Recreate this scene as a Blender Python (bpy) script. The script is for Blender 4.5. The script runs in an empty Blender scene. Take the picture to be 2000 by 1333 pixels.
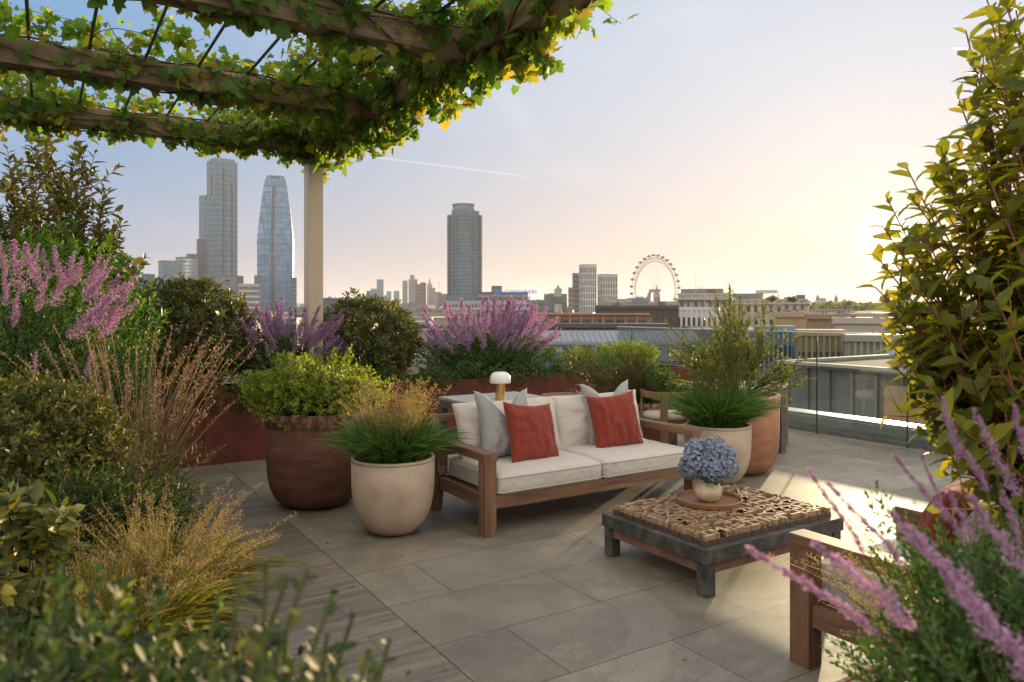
import bpy, bmesh, math, random
import numpy as np
from mathutils import Vector, Matrix, noise as mnoise

PI = math.pi
R = math.radians
S = bpy.context.scene
C = S.collection

# ------------------------------------------------------------------ camera
F = 1451.0; H = 1.6; Y0 = 605.0; TH = R(32.25)
cT, sT = math.cos(TH), math.sin(TH)
cam_d = bpy.data.cameras.new('camera')
cam = bpy.data.objects.new('camera', cam_d); C.objects.link(cam)
cam.location = (0, 0, H); cam.rotation_euler = (R(90), 0, -TH)
cam_d.sensor_width = 36.0; cam_d.lens = 36.0 * F / 2000.0
cam_d.shift_y = -(666.5 - Y0) / 2000.0
cam_d.clip_start = 0.05; cam_d.clip_end = 30000
cam_d.dof.use_dof = True; cam_d.dof.focus_distance = 5.6; cam_d.dof.aperture_fstop = 4.0
S.camera = cam

# ------------------------------------------------------------------ sky, sun, exposure
SUN_AZ = TH + math.atan(738.0 / F)      # clockwise from +Y
SUN_EL = R(4.7)
SUN_DIR = Vector((math.sin(SUN_AZ) * math.cos(SUN_EL), math.cos(SUN_AZ) * math.cos(SUN_EL), math.sin(SUN_EL)))
S.view_settings.view_transform = 'Standard'
S.view_settings.look = 'None'
S.view_settings.gamma = 1.0
S.view_settings.exposure = 0.95
W = bpy.data.worlds.new('World'); S.world = W; W.use_nodes = True
nt = W.node_tree; N = nt.nodes; L = nt.links
N.clear()
def wn(t, **k):
    n = N.new(t)
    for a, b in k.items(): setattr(n, a, b)
    return n
def wmath(op, a, b=None, c=None, clamp=False):
    n = N.new('ShaderNodeMath'); n.operation = op; n.use_clamp = clamp
    for i, x in enumerate((a, b, c)):
        if x is None: continue
        if isinstance(x, (int, float)): n.inputs[i].default_value = x
        else: L.new(x, n.inputs[i])
    return n.outputs[0]
def wmix(fac, a, b, mode='MIX'):
    n = N.new('ShaderNodeMix'); n.data_type = 'RGBA'; n.blend_type = mode
    if isinstance(fac, (int, float)): n.inputs[0].default_value = fac
    else: L.new(fac, n.inputs[0])
    for i, x in ((6, a), (7, b)):
        if isinstance(x, tuple): n.inputs[i].default_value = (*x, 1)
        else: L.new(x, n.inputs[i])
    return n.outputs[2]
sky = wn('ShaderNodeTexSky', sky_type='NISHITA'); sky.sun_disc = False
sky.sun_elevation = SUN_EL; sky.sun_rotation = SUN_AZ
sky.air_density = 1.0; sky.dust_density = 1.2; sky.ozone_density = 1.5; sky.altitude = 30
tc = wn('ShaderNodeTexCoord')
nrm = wn('ShaderNodeVectorMath', operation='NORMALIZE'); L.new(tc.outputs['Generated'], nrm.inputs[0])
dt = wn('ShaderNodeVectorMath', operation='DOT_PRODUCT'); L.new(nrm.outputs[0], dt.inputs[0]); dt.inputs[1].default_value = SUN_DIR
sep = wn('ShaderNodeSeparateXYZ'); L.new(nrm.outputs[0], sep.inputs[0])
cosA = wmath('MAXIMUM', dt.outputs['Value'], 0.0)
z = wmath('MAXIMUM', sep.outputs[2], 0.0)
# evening air: a pale veil that is blue away from the sun, lilac above and peach along the horizon towards it
away = wmath('MULTIPLY_ADD', dt.outputs['Value'], -0.5, 0.5)
VEIL_BLUE = (0.11, 0.34, 0.66); VEIL_WARM = (0.72, 0.76, 0.84)
PEACH = (0.86, 0.53, 0.29); ROSE = (0.50, 0.50, 0.56)
k1 = wmath('POWER', cosA, 3.2)
veil = wmix(k1, VEIL_BLUE, VEIL_WARM)
hz = wmath('POWER', wmath('SUBTRACT', 1.0, z), 6.5)
horiz = wmix(wmath('POWER', cosA, 2.2), ROSE, PEACH)
veil = wmix(wmath('MULTIPLY', hz, 0.95), veil, horiz)
# thin cirrus streaks
mp = wn('ShaderNodeMapping'); L.new(nrm.outputs[0], mp.inputs[0]); mp.inputs['Scale'].default_value = (2.0, 5.0, 9.0); mp.inputs['Rotation'].default_value = (0.3, 0.5, 0.6)
nz = wn('ShaderNodeTexNoise'); L.new(mp.outputs[0], nz.inputs[0]); nz.inputs['Scale'].default_value = 1.6; nz.inputs['Detail'].default_value = 7; nz.inputs['Distortion'].default_value = 0.6
cl = wmath('MULTIPLY', wmath('SUBTRACT', nz.outputs[0], 0.5, clamp=True), 0.5)
veil = wmix(cl, veil, (0.95, 0.92, 0.93))
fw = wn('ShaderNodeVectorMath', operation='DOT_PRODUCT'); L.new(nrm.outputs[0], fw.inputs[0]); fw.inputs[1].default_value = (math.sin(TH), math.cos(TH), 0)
back = wmath('MULTIPLY', wmath('SUBTRACT', 0.70, fw.outputs['Value'], clamp=True), 1.6, clamp=True)  # unseen sky behind the camera: added warm brightness, fill light for the terrace
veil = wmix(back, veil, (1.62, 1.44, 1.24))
def sky_dir(px, py):
    v = Vector(((px - 1000) / F, 1, -(py - Y0) / F)); return Vector((v.x * cT + v.y * sT, -v.x * sT + v.y * cT, v.z)).normalized()
def trail(p0, p1, wdt, amt):
    global veil
    a, b = sky_dir(*p0), sky_dir(*p1); nn = a.cross(b).normalized(); mid = (a + b).normalized(); half = mid.dot(a)
    d1 = wn('ShaderNodeVectorMath', operation='DOT_PRODUCT'); L.new(nrm.outputs[0], d1.inputs[0]); d1.inputs[1].default_value = nn
    d2 = wn('ShaderNodeVectorMath', operation='DOT_PRODUCT'); L.new(nrm.outputs[0], d2.inputs[0]); d2.inputs[1].default_value = mid
    m1 = wmath('SUBTRACT', 1.0, wmath('DIVIDE', wmath('ABSOLUTE', d1.outputs['Value']), wdt), clamp=True)
    m2 = wmath('MULTIPLY', wmath('SUBTRACT', d2.outputs['Value'], half), 260.0, clamp=True)
    veil = wmix(wmath('MULTIPLY', wmath('MULTIPLY', m1, m2), amt), veil, (.95, .92, .92))
trail((690, 302), (1060, 349), .0016, .55)
trail((930, 100), (1060, 300), .02, .22)
trail((1230, 60), (1420, 0), .006, .2)
glow = wmath('ADD', wmath('MULTIPLY', wmath('POWER', cosA, 14.0), 0.05),
             wmath('ADD', wmath('MULTIPLY', wmath('POWER', cosA, 90.0), 0.09),
                   wmath('MULTIPLY', wmath('POWER', cosA, 5000.0), 9.0)))
gcol = wmix(1.0, (1.0, 0.86, 0.66), (1, 1, 1), 'MULTIPLY')
gl = wn('ShaderNodeVectorMath', operation='SCALE'); L.new(gcol, gl.inputs[0]); L.new(glow, gl.inputs['Scale'])
ad = wn('ShaderNodeVectorMath', operation='ADD'); L.new(gl.outputs[0], ad.inputs[0])
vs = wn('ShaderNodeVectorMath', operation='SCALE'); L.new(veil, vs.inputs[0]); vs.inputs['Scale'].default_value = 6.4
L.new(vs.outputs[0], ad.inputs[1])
gs = wn('ShaderNodeVectorMath', operation='SCALE'); L.new(gl.outputs[0], gs.inputs[0]); gs.inputs['Scale'].default_value = 6.0
ad.inputs[0].default_value = (0, 0, 0); L.new(gs.outputs[0], ad.inputs[0])
ad2 = wn('ShaderNodeVectorMath', operation='ADD'); L.new(ad.outputs[0], ad2.inputs[0])
ks = wn('ShaderNodeVectorMath', operation='SCALE'); L.new(sky.outputs[0], ks.inputs[0]); ks.inputs['Scale'].default_value = 0.05
L.new(ks.outputs[0], ad2.inputs[1])
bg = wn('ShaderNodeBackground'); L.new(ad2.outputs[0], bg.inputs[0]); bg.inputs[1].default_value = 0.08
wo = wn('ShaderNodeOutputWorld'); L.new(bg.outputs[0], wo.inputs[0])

sd = bpy.data.lights.new('sun', 'SUN'); sd.energy = 5.0; sd.angle = R(0.7); sd.color = (1.0, 0.68, 0.40)
sun = bpy.data.objects.new('sun', sd); C.objects.link(sun)
sun.rotation_euler = SUN_DIR.to_track_quat('Z', 'Y').to_euler()

S.cycles.max_bounces = 8; S.cycles.transparent_max_bounces = 24; S.cycles.diffuse_bounces = 3
S.cycles.glossy_bounces = 3; S.cycles.transmission_bounces = 4; S.cycles.volume_bounces = 0
S.cycles.sample_clamp_indirect = 4.0; S.cycles.caustics_reflective = False; S.cycles.caustics_refractive = False
S.cycles.use_denoising = True

# ------------------------------------------------------------------ materials
def mat(name):
    m = bpy.data.materials.new(name); m.use_nodes = True
    return m, m.node_tree.nodes, m.node_tree.links, m.node_tree.nodes['Principled BSDF']
def ramp(ns, stops):
    r = ns.new('ShaderNodeValToRGB'); e = r.color_ramp.elements
    while len(e) > 1: e.remove(e[-1])
    e[0].position = stops[0][0]; e[0].color = (*stops[0][1], 1)
    for p, c in stops[1:]:
        x = e.new(p); x.color = (*c, 1)
    return r
def surf(name, stops, scale=8, rough=.7, bump=0., bscale=None, metal=0., stretch=(1, 1, 1), detail=6, spec=.5, rough2=None):
    """noise coloured solid in object space"""
    m, ns, ls, p = mat(name)
    t = ns.new('ShaderNodeTexCoord'); mp = ns.new('ShaderNodeMapping'); mp.inputs['Scale'].default_value = stretch
    n = ns.new('ShaderNodeTexNoise'); n.inputs['Scale'].default_value = scale; n.inputs['Detail'].default_value = detail; n.inputs['Roughness'].default_value = .6
    ls.new(t.outputs['Object'], mp.inputs[0]); ls.new(mp.outputs[0], n.inputs[0])
    r = ramp(ns, stops); ls.new(n.outputs[0], r.inputs[0]); ls.new(r.outputs[0], p.inputs['Base Color'])
    p.inputs['Roughness'].default_value = rough; p.inputs['Metallic'].default_value = metal
    p.inputs['Specular IOR Level'].default_value = spec
    if rough2 is not None:
        mr = ns.new('ShaderNodeMapRange'); ls.new(n.outputs[0], mr.inputs[0]); mr.inputs[3].default_value = rough; mr.inputs[4].default_value = rough2
        ls.new(mr.outputs[0], p.inputs['Roughness'])
    if bump:
        b = ns.new('ShaderNodeBump'); b.inputs['Strength'].default_value = bump; b.inputs['Distance'].default_value = .01
        n2 = ns.new('ShaderNodeTexNoise'); n2.inputs['Scale'].default_value = bscale or scale * 6; n2.inputs['Detail'].default_value = 4
        ls.new(mp.outputs[0], n2.inputs[0]); ls.new(n2.outputs[0], b.inputs['Height']); ls.new(b.outputs[0], p.inputs['Normal'])
    return m
def leafm(name, cols, trans=.4, tcol=None, rough=.45, spec=.5):
    m, ns, ls, p = mat(name)
    g = ns.new('ShaderNodeNewGeometry')
    k = len(cols); r = ramp(ns, [(i / (k - 1) if k > 1 else 0, c) for i, c in enumerate(cols)])
    ls.new(g.outputs['Random Per Island'], r.inputs[0]); ls.new(r.outputs[0], p.inputs['Base Color'])
    p.inputs['Roughness'].default_value = rough; p.inputs['Specular IOR Level'].default_value = spec
    tr = ns.new('ShaderNodeBsdfTranslucent')
    if tcol:
        mx = ns.new('ShaderNodeMix'); mx.data_type = 'RGBA'; mx.blend_type = 'MULTIPLY'; mx.inputs[0].default_value = 1
        ls.new(r.outputs[0], mx.inputs[6]); mx.inputs[7].default_value = (*tcol, 1); ls.new(mx.outputs[2], tr.inputs[0])
    else: ls.new(r.outputs[0], tr.inputs[0])
    ms = ns.new('ShaderNodeMixShader'); ms.inputs[0].default_value = trans
    ls.new(p.outputs[0], ms.inputs[1]); ls.new(tr.outputs[0], ms.inputs[2])
    ls.new(ms.outputs[0], ns['Material Output'].inputs['Surface'])
    return m
def woodm(name, dark, light, axis=0, scale=1., rough=.55):
    m, ns, ls, p = mat(name)
    t = ns.new('ShaderNodeTexCoord'); mp = ns.new('ShaderNodeMapping')
    sc = [26 * scale] * 3; sc[axis] = 1.6 * scale; mp.inputs['Scale'].default_value = sc
    ls.new(t.outputs['Object'], mp.inputs[0])
    n = ns.new('ShaderNodeTexNoise'); n.inputs['Scale'].default_value = 1.0; n.inputs['Detail'].default_value = 8; n.inputs['Roughness'].default_value = .65; n.inputs['Distortion'].default_value = .7
    ls.new(mp.outputs[0], n.inputs[0])
    r = ramp(ns, [(.28, dark), (.5, tuple((a + b) / 2 for a, b in zip(dark, light))), (.72, light)])
    ls.new(n.outputs[0], r.inputs[0])
    n3 = ns.new('ShaderNodeTexNoise'); n3.inputs['Scale'].default_value = 2.5; ls.new(t.outputs['Object'], n3.inputs[0])
    mx = ns.new('ShaderNodeMix'); mx.data_type = 'RGBA'; mx.blend_type = 'MULTIPLY'; mx.inputs[0].default_value = .35
    ls.new(r.outputs[0], mx.inputs[6]); ls.new(n3.outputs[0], mx.inputs[7]); ls.new(mx.outputs[2], p.inputs['Base Color'])
    p.inputs['Roughness'].default_value = rough
    b = ns.new('ShaderNodeBump'); b.inputs['Strength'].default_value = .25; b.inputs['Distance'].default_value = .003
    ls.new(n.outputs[0], b.inputs['Height']); ls.new(b.outputs[0], p.inputs['Normal'])
    return m
def fabricm(name, col, var=.15, scale=420, bump=.35):
    m, ns, ls, p = mat(name)
    t = ns.new('ShaderNodeTexCoord')
    w = []
    for ax in (0, 1, 2):
        wv = ns.new('ShaderNodeTexWave'); wv.bands_direction = 'XYZ'[ax]; wv.inputs['Scale'].default_value = scale / 6.28; wv.inputs['Distortion'].default_value = .8; wv.inputs['Detail'].default_value = 1
        ls.new(t.outputs['Object'], wv.inputs[0]); w.append(wv.outputs['Fac'])
    a = ns.new('ShaderNodeMath'); a.operation = 'ADD'; ls.new(w[0], a.inputs[0]); ls.new(w[2], a.inputs[1])
    n = ns.new('ShaderNodeTexNoise'); n.inputs['Scale'].default_value = 60; n.inputs['Detail'].default_value = 8; n.inputs['Roughness'].default_value = .8
    ls.new(t.outputs['Object'], n.inputs[0])
    r = ramp(ns, [(.3, tuple(c * (1 - var) for c in col)), (.7, tuple(min(1, c * (1 + var)) for c in col))]); ls.new(n.outputs[0], r.inputs[0])
    ls.new(r.outputs[0], p.inputs['Base Color']); p.inputs['Roughness'].default_value = .9; p.inputs['Specular IOR Level'].default_value = .2
    p.inputs['Sheen Weight'].default_value = .15
    b = ns.new('ShaderNodeBump'); b.inputs['Strength'].default_value = bump; b.inputs['Distance'].default_value = .0015
    ls.new(a.outputs[0], b.inputs['Height'])
    b2 = ns.new('ShaderNodeBump'); b2.inputs['Strength'].default_value = .5; b2.inputs['Distance'].default_value = .012
    n2 = ns.new('ShaderNodeTexNoise'); n2.inputs['Scale'].default_value = 9; n2.inputs['Detail'].default_value = 3; n2.inputs['Distortion'].default_value = 1.2
    ls.new(t.outputs['Object'], n2.inputs[0]); ls.new(n2.outputs[0], b2.inputs['Height']); ls.new(b.outputs[0], b2.inputs['Normal'])
    ls.new(b2.outputs[0], p.inputs['Normal'])
    return m
def glassm(name, tint=(.86, .93, .92), base=.05, f90=.6, tr=.9):
    """thin pane: transparent with a fresnel reflection"""
    m, ns, ls, p = mat(name); ns.remove(p)
    tb = ns.new('ShaderNodeBsdfTransparent'); tb.inputs[0].default_value = (*tint, 1)
    gb = ns.new('ShaderNodeBsdfGlossy'); gb.inputs['Roughness'].default_value = .01
    fr = ns.new('ShaderNodeFresnel'); fr.inputs[0].default_value = 1.5
    ml = ns.new('ShaderNodeMath'); ml.operation = 'MULTIPLY_ADD'; ls.new(fr.outputs[0], ml.inputs[0]); ml.inputs[1].default_value = f90; ml.inputs[2].default_value = base; ml.use_clamp = True
    ms = ns.new('ShaderNodeMixShader'); ls.new(ml.outputs[0], ms.inputs[0]); ls.new(tb.outputs[0], ms.inputs[1]); ls.new(gb.outputs[0], ms.inputs[2])
    ls.new(ms.outputs[0], ns['Material Output'].inputs['Surface'])
    return m
def facadem(name, frame, glass, bw=3., bh=3.4, mortar=.35, rough=.25, metal=.0, var=.3):
    """curtain wall: panes in a grid, generated from object space"""
    m, ns, ls, p = mat(name)
    t = ns.new('ShaderNodeTexCoord'); sp = ns.new('ShaderNodeSeparateXYZ'); ls.new(t.outputs['Object'], sp.inputs[0])
    ad = ns.new('ShaderNodeMath'); ad.operation = 'ADD'; ls.new(sp.outputs[0], ad.inputs[0]); ls.new(sp.outputs[1], ad.inputs[1])
    cb = ns.new('ShaderNodeCombineXYZ'); ls.new(ad.outputs[0], cb.inputs[0]); ls.new(sp.outputs[2], cb.inputs[1])
    b = ns.new('ShaderNodeTexBrick'); b.offset = 0; b.inputs['Scale'].default_value = 1
    b.inputs['Brick Width'].default_value = bw; b.inputs['Row Height'].default_value = bh; b.inputs['Mortar Size'].default_value = mortar
    b.inputs['Color1'].default_value = (*glass, 1); b.inputs['Color2'].default_value = (*[c * (1 - var) for c in glass], 1); b.inputs['Mortar'].default_value = (*frame, 1)
    ls.new(cb.outputs[0], b.inputs[0]); ls.new(b.outputs['Color'], p.inputs['Base Color'])
    p.inputs['Roughness'].default_value = rough; p.inputs['Metallic'].default_value = metal
    return m

M = {}
M['walnut_x'] = woodm('teak_grain_x', (.11, .055, .032), (.34, .19, .115), 0)
M['walnut_y'] = woodm('teak_grain_y', (.11, .055, .032), (.34, .19, .115), 1)
M['walnut_z'] = woodm('teak_grain_z', (.11, .055, .032), (.34, .19, .115), 2)
M['beam_x'] = woodm('beam_grain_x', (.18, .12, .08), (.42, .30, .205), 0, .5)
M['beam_y'] = woodm('beam_grain_y', (.18, .12, .08), (.42, .30, .205), 1, .5)
M['oak'] = woodm('oak', (.22, .12, .06), (.45, .28, .16), 2)
M['typewood'] = woodm('type_wood', (.30, .18, .10), (.56, .40, .26), 0, 2.)
M['typedark'] = surf('type_base', [(.3, (.05, .032, .026)), (.7, (.14, .09, .068))], 30, .6)
M['cream_fabric'] = fabricm('cream_fabric', (.56, .53, .50), .08)
M['grey_fabric'] = fabricm('grey_fabric', (.34, .355, .36), .12)
M['red_fabric'] = fabricm('red_fabric', (.235, .040, .028), .25)
M['mesh_fabric'] = fabricm('mesh_fabric', (.42, .41, .40), .3, 260, .8)
M['corten'] = surf('corten', [(.25, (.05, .011, .008)), (.5, (.105, .024, .014)), (.75, (.19, .046, .025))], 2.2, .75, .35, 40, detail=10)
M['corten_joint'] = surf('corten_joint', [(.3, (.02, .008, .006)), (.7, (.05, .014, .01))], 8, .9)
M['rustpot'] = surf('rust_pot', [(.25, (.062, .025, .016)), (.5, (.115, .048, .03)), (.78, (.2, .088, .052))], 5, .8, .4, 30, stretch=(1, 1, 2.2), detail=10)
M['rustrim'] = surf('rust_rim', [(.35, (.06, .028, .02)), (.5, (.15, .075, .05)), (.65, (.30, .18, .13))], 16, .85, .6, 40, detail=12)
M['terracotta'] = surf('terracotta', [(.25, (.24, .105, .058)), (.5, (.34, .16, .09)), (.78, (.44, .23, .14))], 5, .8, .4, 30, stretch=(1, 1, 2.2), detail=10)
M['terrarim'] = surf('terracotta_rim', [(.35, (.24, .12, .08)), (.5, (.38, .22, .15)), (.65, (.5, .33, .24))], 16, .85, .6, 40, detail=12)
M['creampot'] = surf('cream_pot', [(.25, (.34, .26, .20)), (.5, (.46, .37, .29)), (.78, (.56, .47, .38))], 4, .8, .35, 60, detail=10)
M['concrete'] = surf('table_concrete', [(.28, (.018, .018, .018)), (.5, (.055, .056, .055)), (.72, (.125, .122, .115))], 14, .42, .35, 45, detail=12, rough2=.7)
M['apron'] = surf('apron_clay', [(.3, (.13, .065, .045)), (.7, (.22, .12, .085))], 9, .7, .2)
M['soil'] = surf('soil', [(.3, (.02, .014, .01)), (.7, (.06, .04, .028))], 20, .95, .8, 60)
M['charcoal'] = surf('charcoal_metal', [(.3, (.075, .078, .08)), (.7, (.12, .125, .13))], 6, .5)
M['postmetal'] = surf('champagne_metal', [(.3, (.44, .36, .26)), (.7, (.50, .42, .31))], 1.2, .42, metal=.35)
M['rod'] = surf('rod_metal', [(.3, (.03, .035, .045)), (.7, (.07, .08, .09))], 6, .4, metal=.5)
M['steel'] = surf('brushed_steel', [(.3, (.46, .5, .56)), (.7, (.62, .66, .7))], 3, .42, metal=.5)
M['brass'] = surf('brass', [(.3, (.62, .34, .13)), (.7, (.8, .5, .22))], 5, .3, metal=.9)
M['opal'] = surf('opal_glass', [(.3, (.78, .78, .77)), (.7, (.84, .84, .83))], 3, .25)
M['upstand'] = surf('upstand_stone', [(.3, (.26, .235, .25)), (.7, (.42, .385, .40))], 7, .8, .3, 30)
M['coping'] = surf('coping_metal', [(.3, (.5, .52, .55)), (.7, (.62, .63, .65))], 4, .35, metal=.3)
M['glass'] = glassm('balustrade_glass')
M['joint'] = surf('joint_black', [(.3, (.01, .01, .012)), (.7, (.02, .02, .022))], 5, .5)
M['vase'] = surf('vase_glaze', [(.3, (.46, .38, .27)), (.5, (.6, .52, .38)), (.7, (.7, .64, .5))], 9, .22, stretch=(1, 1, 3))
M['stem'] = surf('stem_brown', [(.3, (.07, .04, .025)), (.7, (.14, .085, .05))], 20, .8)
M['redstem'] = surf('stem_red', [(.3, (.13, .035, .022)), (.7, (.24, .08, .05))], 20, .7)
M['greenstem'] = surf('stem_green', [(.3, (.05, .07, .02)), (.7, (.11, .13, .04))], 20, .8)
TY = (1.9, 1.7, .55)
M['vine'] = leafm('vine_leaf', [(.08, .19, .035), (.12, .26, .045), (.09, .2, .045), (.16, .31, .05), (.22, .31, .05), (.42, .36, .06), (.13, .27, .05), (.28, .2, .06)], .68, (1.45, 1.35, .5), .5)
M['laurel'] = leafm('laurel_leaf', [(.05, .085, .02), (.075, .11, .026), (.11, .13, .03), (.17, .16, .04)], .42, (1.7, 1.4, .5), .38)
M['rlaurel'] = leafm('shrub_leaf', [(.10, .14, .03), (.15, .20, .04), (.21, .25, .05), (.3, .3, .06)], .68, (1.7, 1.45, .4), .34)
M['dark'] = leafm('dark_leaf', [(.055, .085, .028), (.08, .115, .035), (.12, .15, .042), (.19, .2, .055)], .35, (1.7, 1.4, .5), .34, .5)
M['bright'] = leafm('bright_leaf', [(0.054, 0.180, 0.022), (0.084, 0.240, 0.024), (0.120, 0.288, 0.030), (0.216, 0.336, 0.036)], .4, (1.5, 1.3, .5), .45)
M['yellow'] = leafm('yellow_leaf', [(.10, .18, .02), (.15, .24, .03), (.24, .32, .04), (.34, .38, .06), (.18, .26, .03)], .45, (1.5, 1.3, .5), .45)
M['fine'] = leafm('fine_leaf', [(0.025, 0.076, 0.020), (0.043, 0.111, 0.027), (0.076, 0.153, 0.034), (0.136, 0.187, 0.043)], .35, (1.7, 1.6, .5), .5)
M['near'] = leafm('near_leaf', [(.012, .03, .008), (.02, .05, .012), (.04, .10, .022), (.018, .035, .01), (.14, .17, .03), (.025, .06, .015)], .3, (1.6, 1.5, .5), .5, .35)
M['olive'] = leafm('olive_leaf', [(.045, .075, .018), (.07, .10, .024), (.12, .15, .03), (.2, .2, .05)], .4, (1.8, 1.4, .5), .45)
M['grass'] = leafm('grass_blade', [(0.030, 0.098, 0.021), (0.045, 0.135, 0.030), (0.090, 0.180, 0.038), (0.150, 0.225, 0.053)], .35, (1.6, 1.5, .5), .4)
M['ygrass'] = leafm('grass_blade_yellow', [(.10, .12, .02), (.15, .16, .028), (.22, .21, .04)], .4, (1.5, 1.3, .5), .45)
M['straw'] = leafm('straw', [(.24, .16, .085), (.33, .23, .13), (.44, .33, .2)], .35, (1.3, 1.1, .7), .6)
M['seed'] = leafm('seed_plume', [(.24, .20, .08), (.33, .27, .11), (.45, .37, .17)], .45, (1.3, 1.15, .7), .7)
M['pink'] = leafm('flower_pink', [(.42, .25, .42), (.52, .33, .50), (.62, .43, .58), (.36, .22, .36), (.50, .34, .52)], .4, (1.15, 1.0, 1.05), .8, .1)
M['violet'] = leafm('flower_violet', [(.34, .23, .44), (.43, .31, .52), (.52, .40, .58), (.40, .28, .48)], .4, (1.15, 1.0, 1.1), .8, .1)
M['hydra'] = leafm('hydrangea_petal', [(.16, .22, .36), (.23, .30, .44), (.32, .38, .50), (.42, .46, .50)], .25, (1.1, 1.1, 1.1), .7, .2)
M['willow'] = leafm('willow_leaf', [(.08, .12, .03), (.12, .17, .04), (.19, .23, .05), (.3, .3, .08)], .5, (1.5, 1.35, .55), .4)

# ------------------------------------------------------------------ helpers
def tag(o, label=None, cat=None, group=None, kind=None):
    if label: o['label'] = label
    if cat: o['category'] = cat
    if group: o['group'] = group
    if kind: o['kind'] = kind
    return o
def empty(name, loc=(0, 0, 0), rz=0, label=None, cat=None, group=None):
    o = bpy.data.objects.new(name, None); C.objects.link(o); o.empty_display_size = .1
    o.location = loc; o.rotation_euler = (0, 0, rz)
    return tag(o, label, cat, group)
def link(name, me, m=None, parent=None, loc=None, rot=None):
    o = bpy.data.objects.new(name, me); C.objects.link(o)
    if m is not None and not me.materials: me.materials.append(m)
    if parent: o.parent = parent
    if loc is not None: o.location = loc
    if rot is not None: o.rotation_euler = rot
    return o
def copy_tree(o, parent=None):
    c = o.copy(); C.objects.link(c)
    if parent is not None: c.parent = parent
    for ch in list(o.children): copy_tree(ch, c)
    return c
class MB:
    def __init__(s): s.v = []; s.f = []
    def poly(s, vs, fs):
        k = len(s.v); s.v += [tuple(v) for v in vs]; s.f += [tuple(i + k for i in f) for f in fs]; return s
    def box(s, x0, x1, y0, y1, z0, z1, mtx=None):
        vs = [Vector(p) for p in ((x0, y0, z0), (x1, y0, z0), (x1, y1, z0), (x0, y1, z0), (x0, y0, z1), (x1, y0, z1), (x1, y1, z1), (x0, y1, z1))]
        if mtx is not None: vs = [mtx @ v for v in vs]
        return s.poly(vs, [(3, 2, 1, 0), (4, 5, 6, 7), (0, 1, 5, 4), (1, 2, 6, 5), (2, 3, 7, 6), (3, 0, 4, 7)])
    def hexa(s, bot, top):
        n = len(bot)
        return s.poly(list(bot) + list(top), [tuple(range(n))[::-1], tuple(range(n, 2 * n))] + [(i, (i + 1) % n, n + (i + 1) % n, n + i) for i in range(n)])
    def tube(s, pts, r, n=6, r1=None):
        pts = [Vector(p) for p in pts]; rings = []
        for i, p in enumerate(pts):
            d = (pts[min(i + 1, len(pts) - 1)] - pts[max(i - 1, 0)]).normalized()
            a = d.cross(Vector((0, 0, 1)));
            if a.length < .05: a = d.cross(Vector((1, 0, 0)))
            a.normalize(); b = d.cross(a)
            rr = r if r1 is None else r + (r1 - r) * i / (len(pts) - 1)
            rings.append([p + (a * math.cos(2 * PI * k / n) + b * math.sin(2 * PI * k / n)) * rr for k in range(n)])
        vs = [v for q in rings for v in q]; fs = []
        for i in range(len(pts) - 1):
            for k in range(n): fs.append((i * n + k, i * n + (k + 1) % n, (i + 1) * n + (k + 1) % n, (i + 1) * n + k))
        fs.append(tuple(range(n))[::-1]); fs.append(tuple(range((len(pts) - 1) * n, len(pts) * n)))
        return s.poly(vs, fs)
    def lathe(s, prof, n=48, c=(0, 0), close=False):
        vs = []; fs = []
        for r, z in prof:
            for k in range(n): vs.append((c[0] + r * math.cos(2 * PI * k / n), c[1] + r * math.sin(2 * PI * k / n), z))
        for i in range(len(prof) - 1):
            for k in range(n): fs.append((i * n + k, i * n + (k + 1) % n, (i + 1) * n + (k + 1) % n, (i + 1) * n + k))
        if prof[0][0] > 0: fs.append(tuple(range(n))[::-1])
        if prof[-1][0] > 0: fs.append(tuple(range((len(prof) - 1) * n, len(prof) * n)))
        return s.poly(vs, fs)
    def mesh(s, name, bevel=0., seg=2, smooth=False):
        me = bpy.data.meshes.new(name); me.from_pydata(s.v, [], s.f)
        bm = bmesh.new(); bm.from_mesh(me)
        if smooth or bevel: bmesh.ops.remove_doubles(bm, verts=bm.verts, dist=1e-5)
        bmesh.ops.recalc_face_normals(bm, faces=bm.faces)
        if bevel: bmesh.ops.bevel(bm, geom=[e for e in bm.edges], offset=bevel, segments=seg, affect='EDGES', profile=.6)
        bm.to_mesh(me); bm.free()
        if smooth: me.polygons.foreach_set('use_smooth', [True] * len(me.polygons))
        return me
    def build(s, name, m, parent=None, bevel=0., smooth=False, loc=None, rot=None, seg=2):
        return link(name, s.mesh(name, bevel, seg, smooth), m, parent, loc, rot)
def structure(o): o['kind'] = 'structure'; return o

def tri_mesh(name, V, T, m, parent=None, smooth=False):
    """fast mesh of triangles / uniform polygons from numpy arrays"""
    me = bpy.data.meshes.new(name); n, k = T.shape
    me.vertices.add(len(V)); me.vertices.foreach_set('co', np.ascontiguousarray(V, dtype=np.float32).ravel())
    me.loops.add(n * k); me.loops.foreach_set('vertex_index', np.ascontiguousarray(T, dtype=np.int32).ravel())
    me.polygons.add(n); me.polygons.foreach_set('loop_start', np.arange(0, n * k, k, dtype=np.int32))
    me.update(calc_edges=True)
    if smooth: me.polygons.foreach_set('use_smooth', np.ones(n, bool))
    me.materials.append(m)
    if name is None: return me
    o = bpy.data.objects.new(name, me); C.objects.link(o)
    if parent: o.parent = parent
    return o
def nrmz(v): return v / np.maximum(np.linalg.norm(v, axis=-1, keepdims=True), 1e-9)
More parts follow.
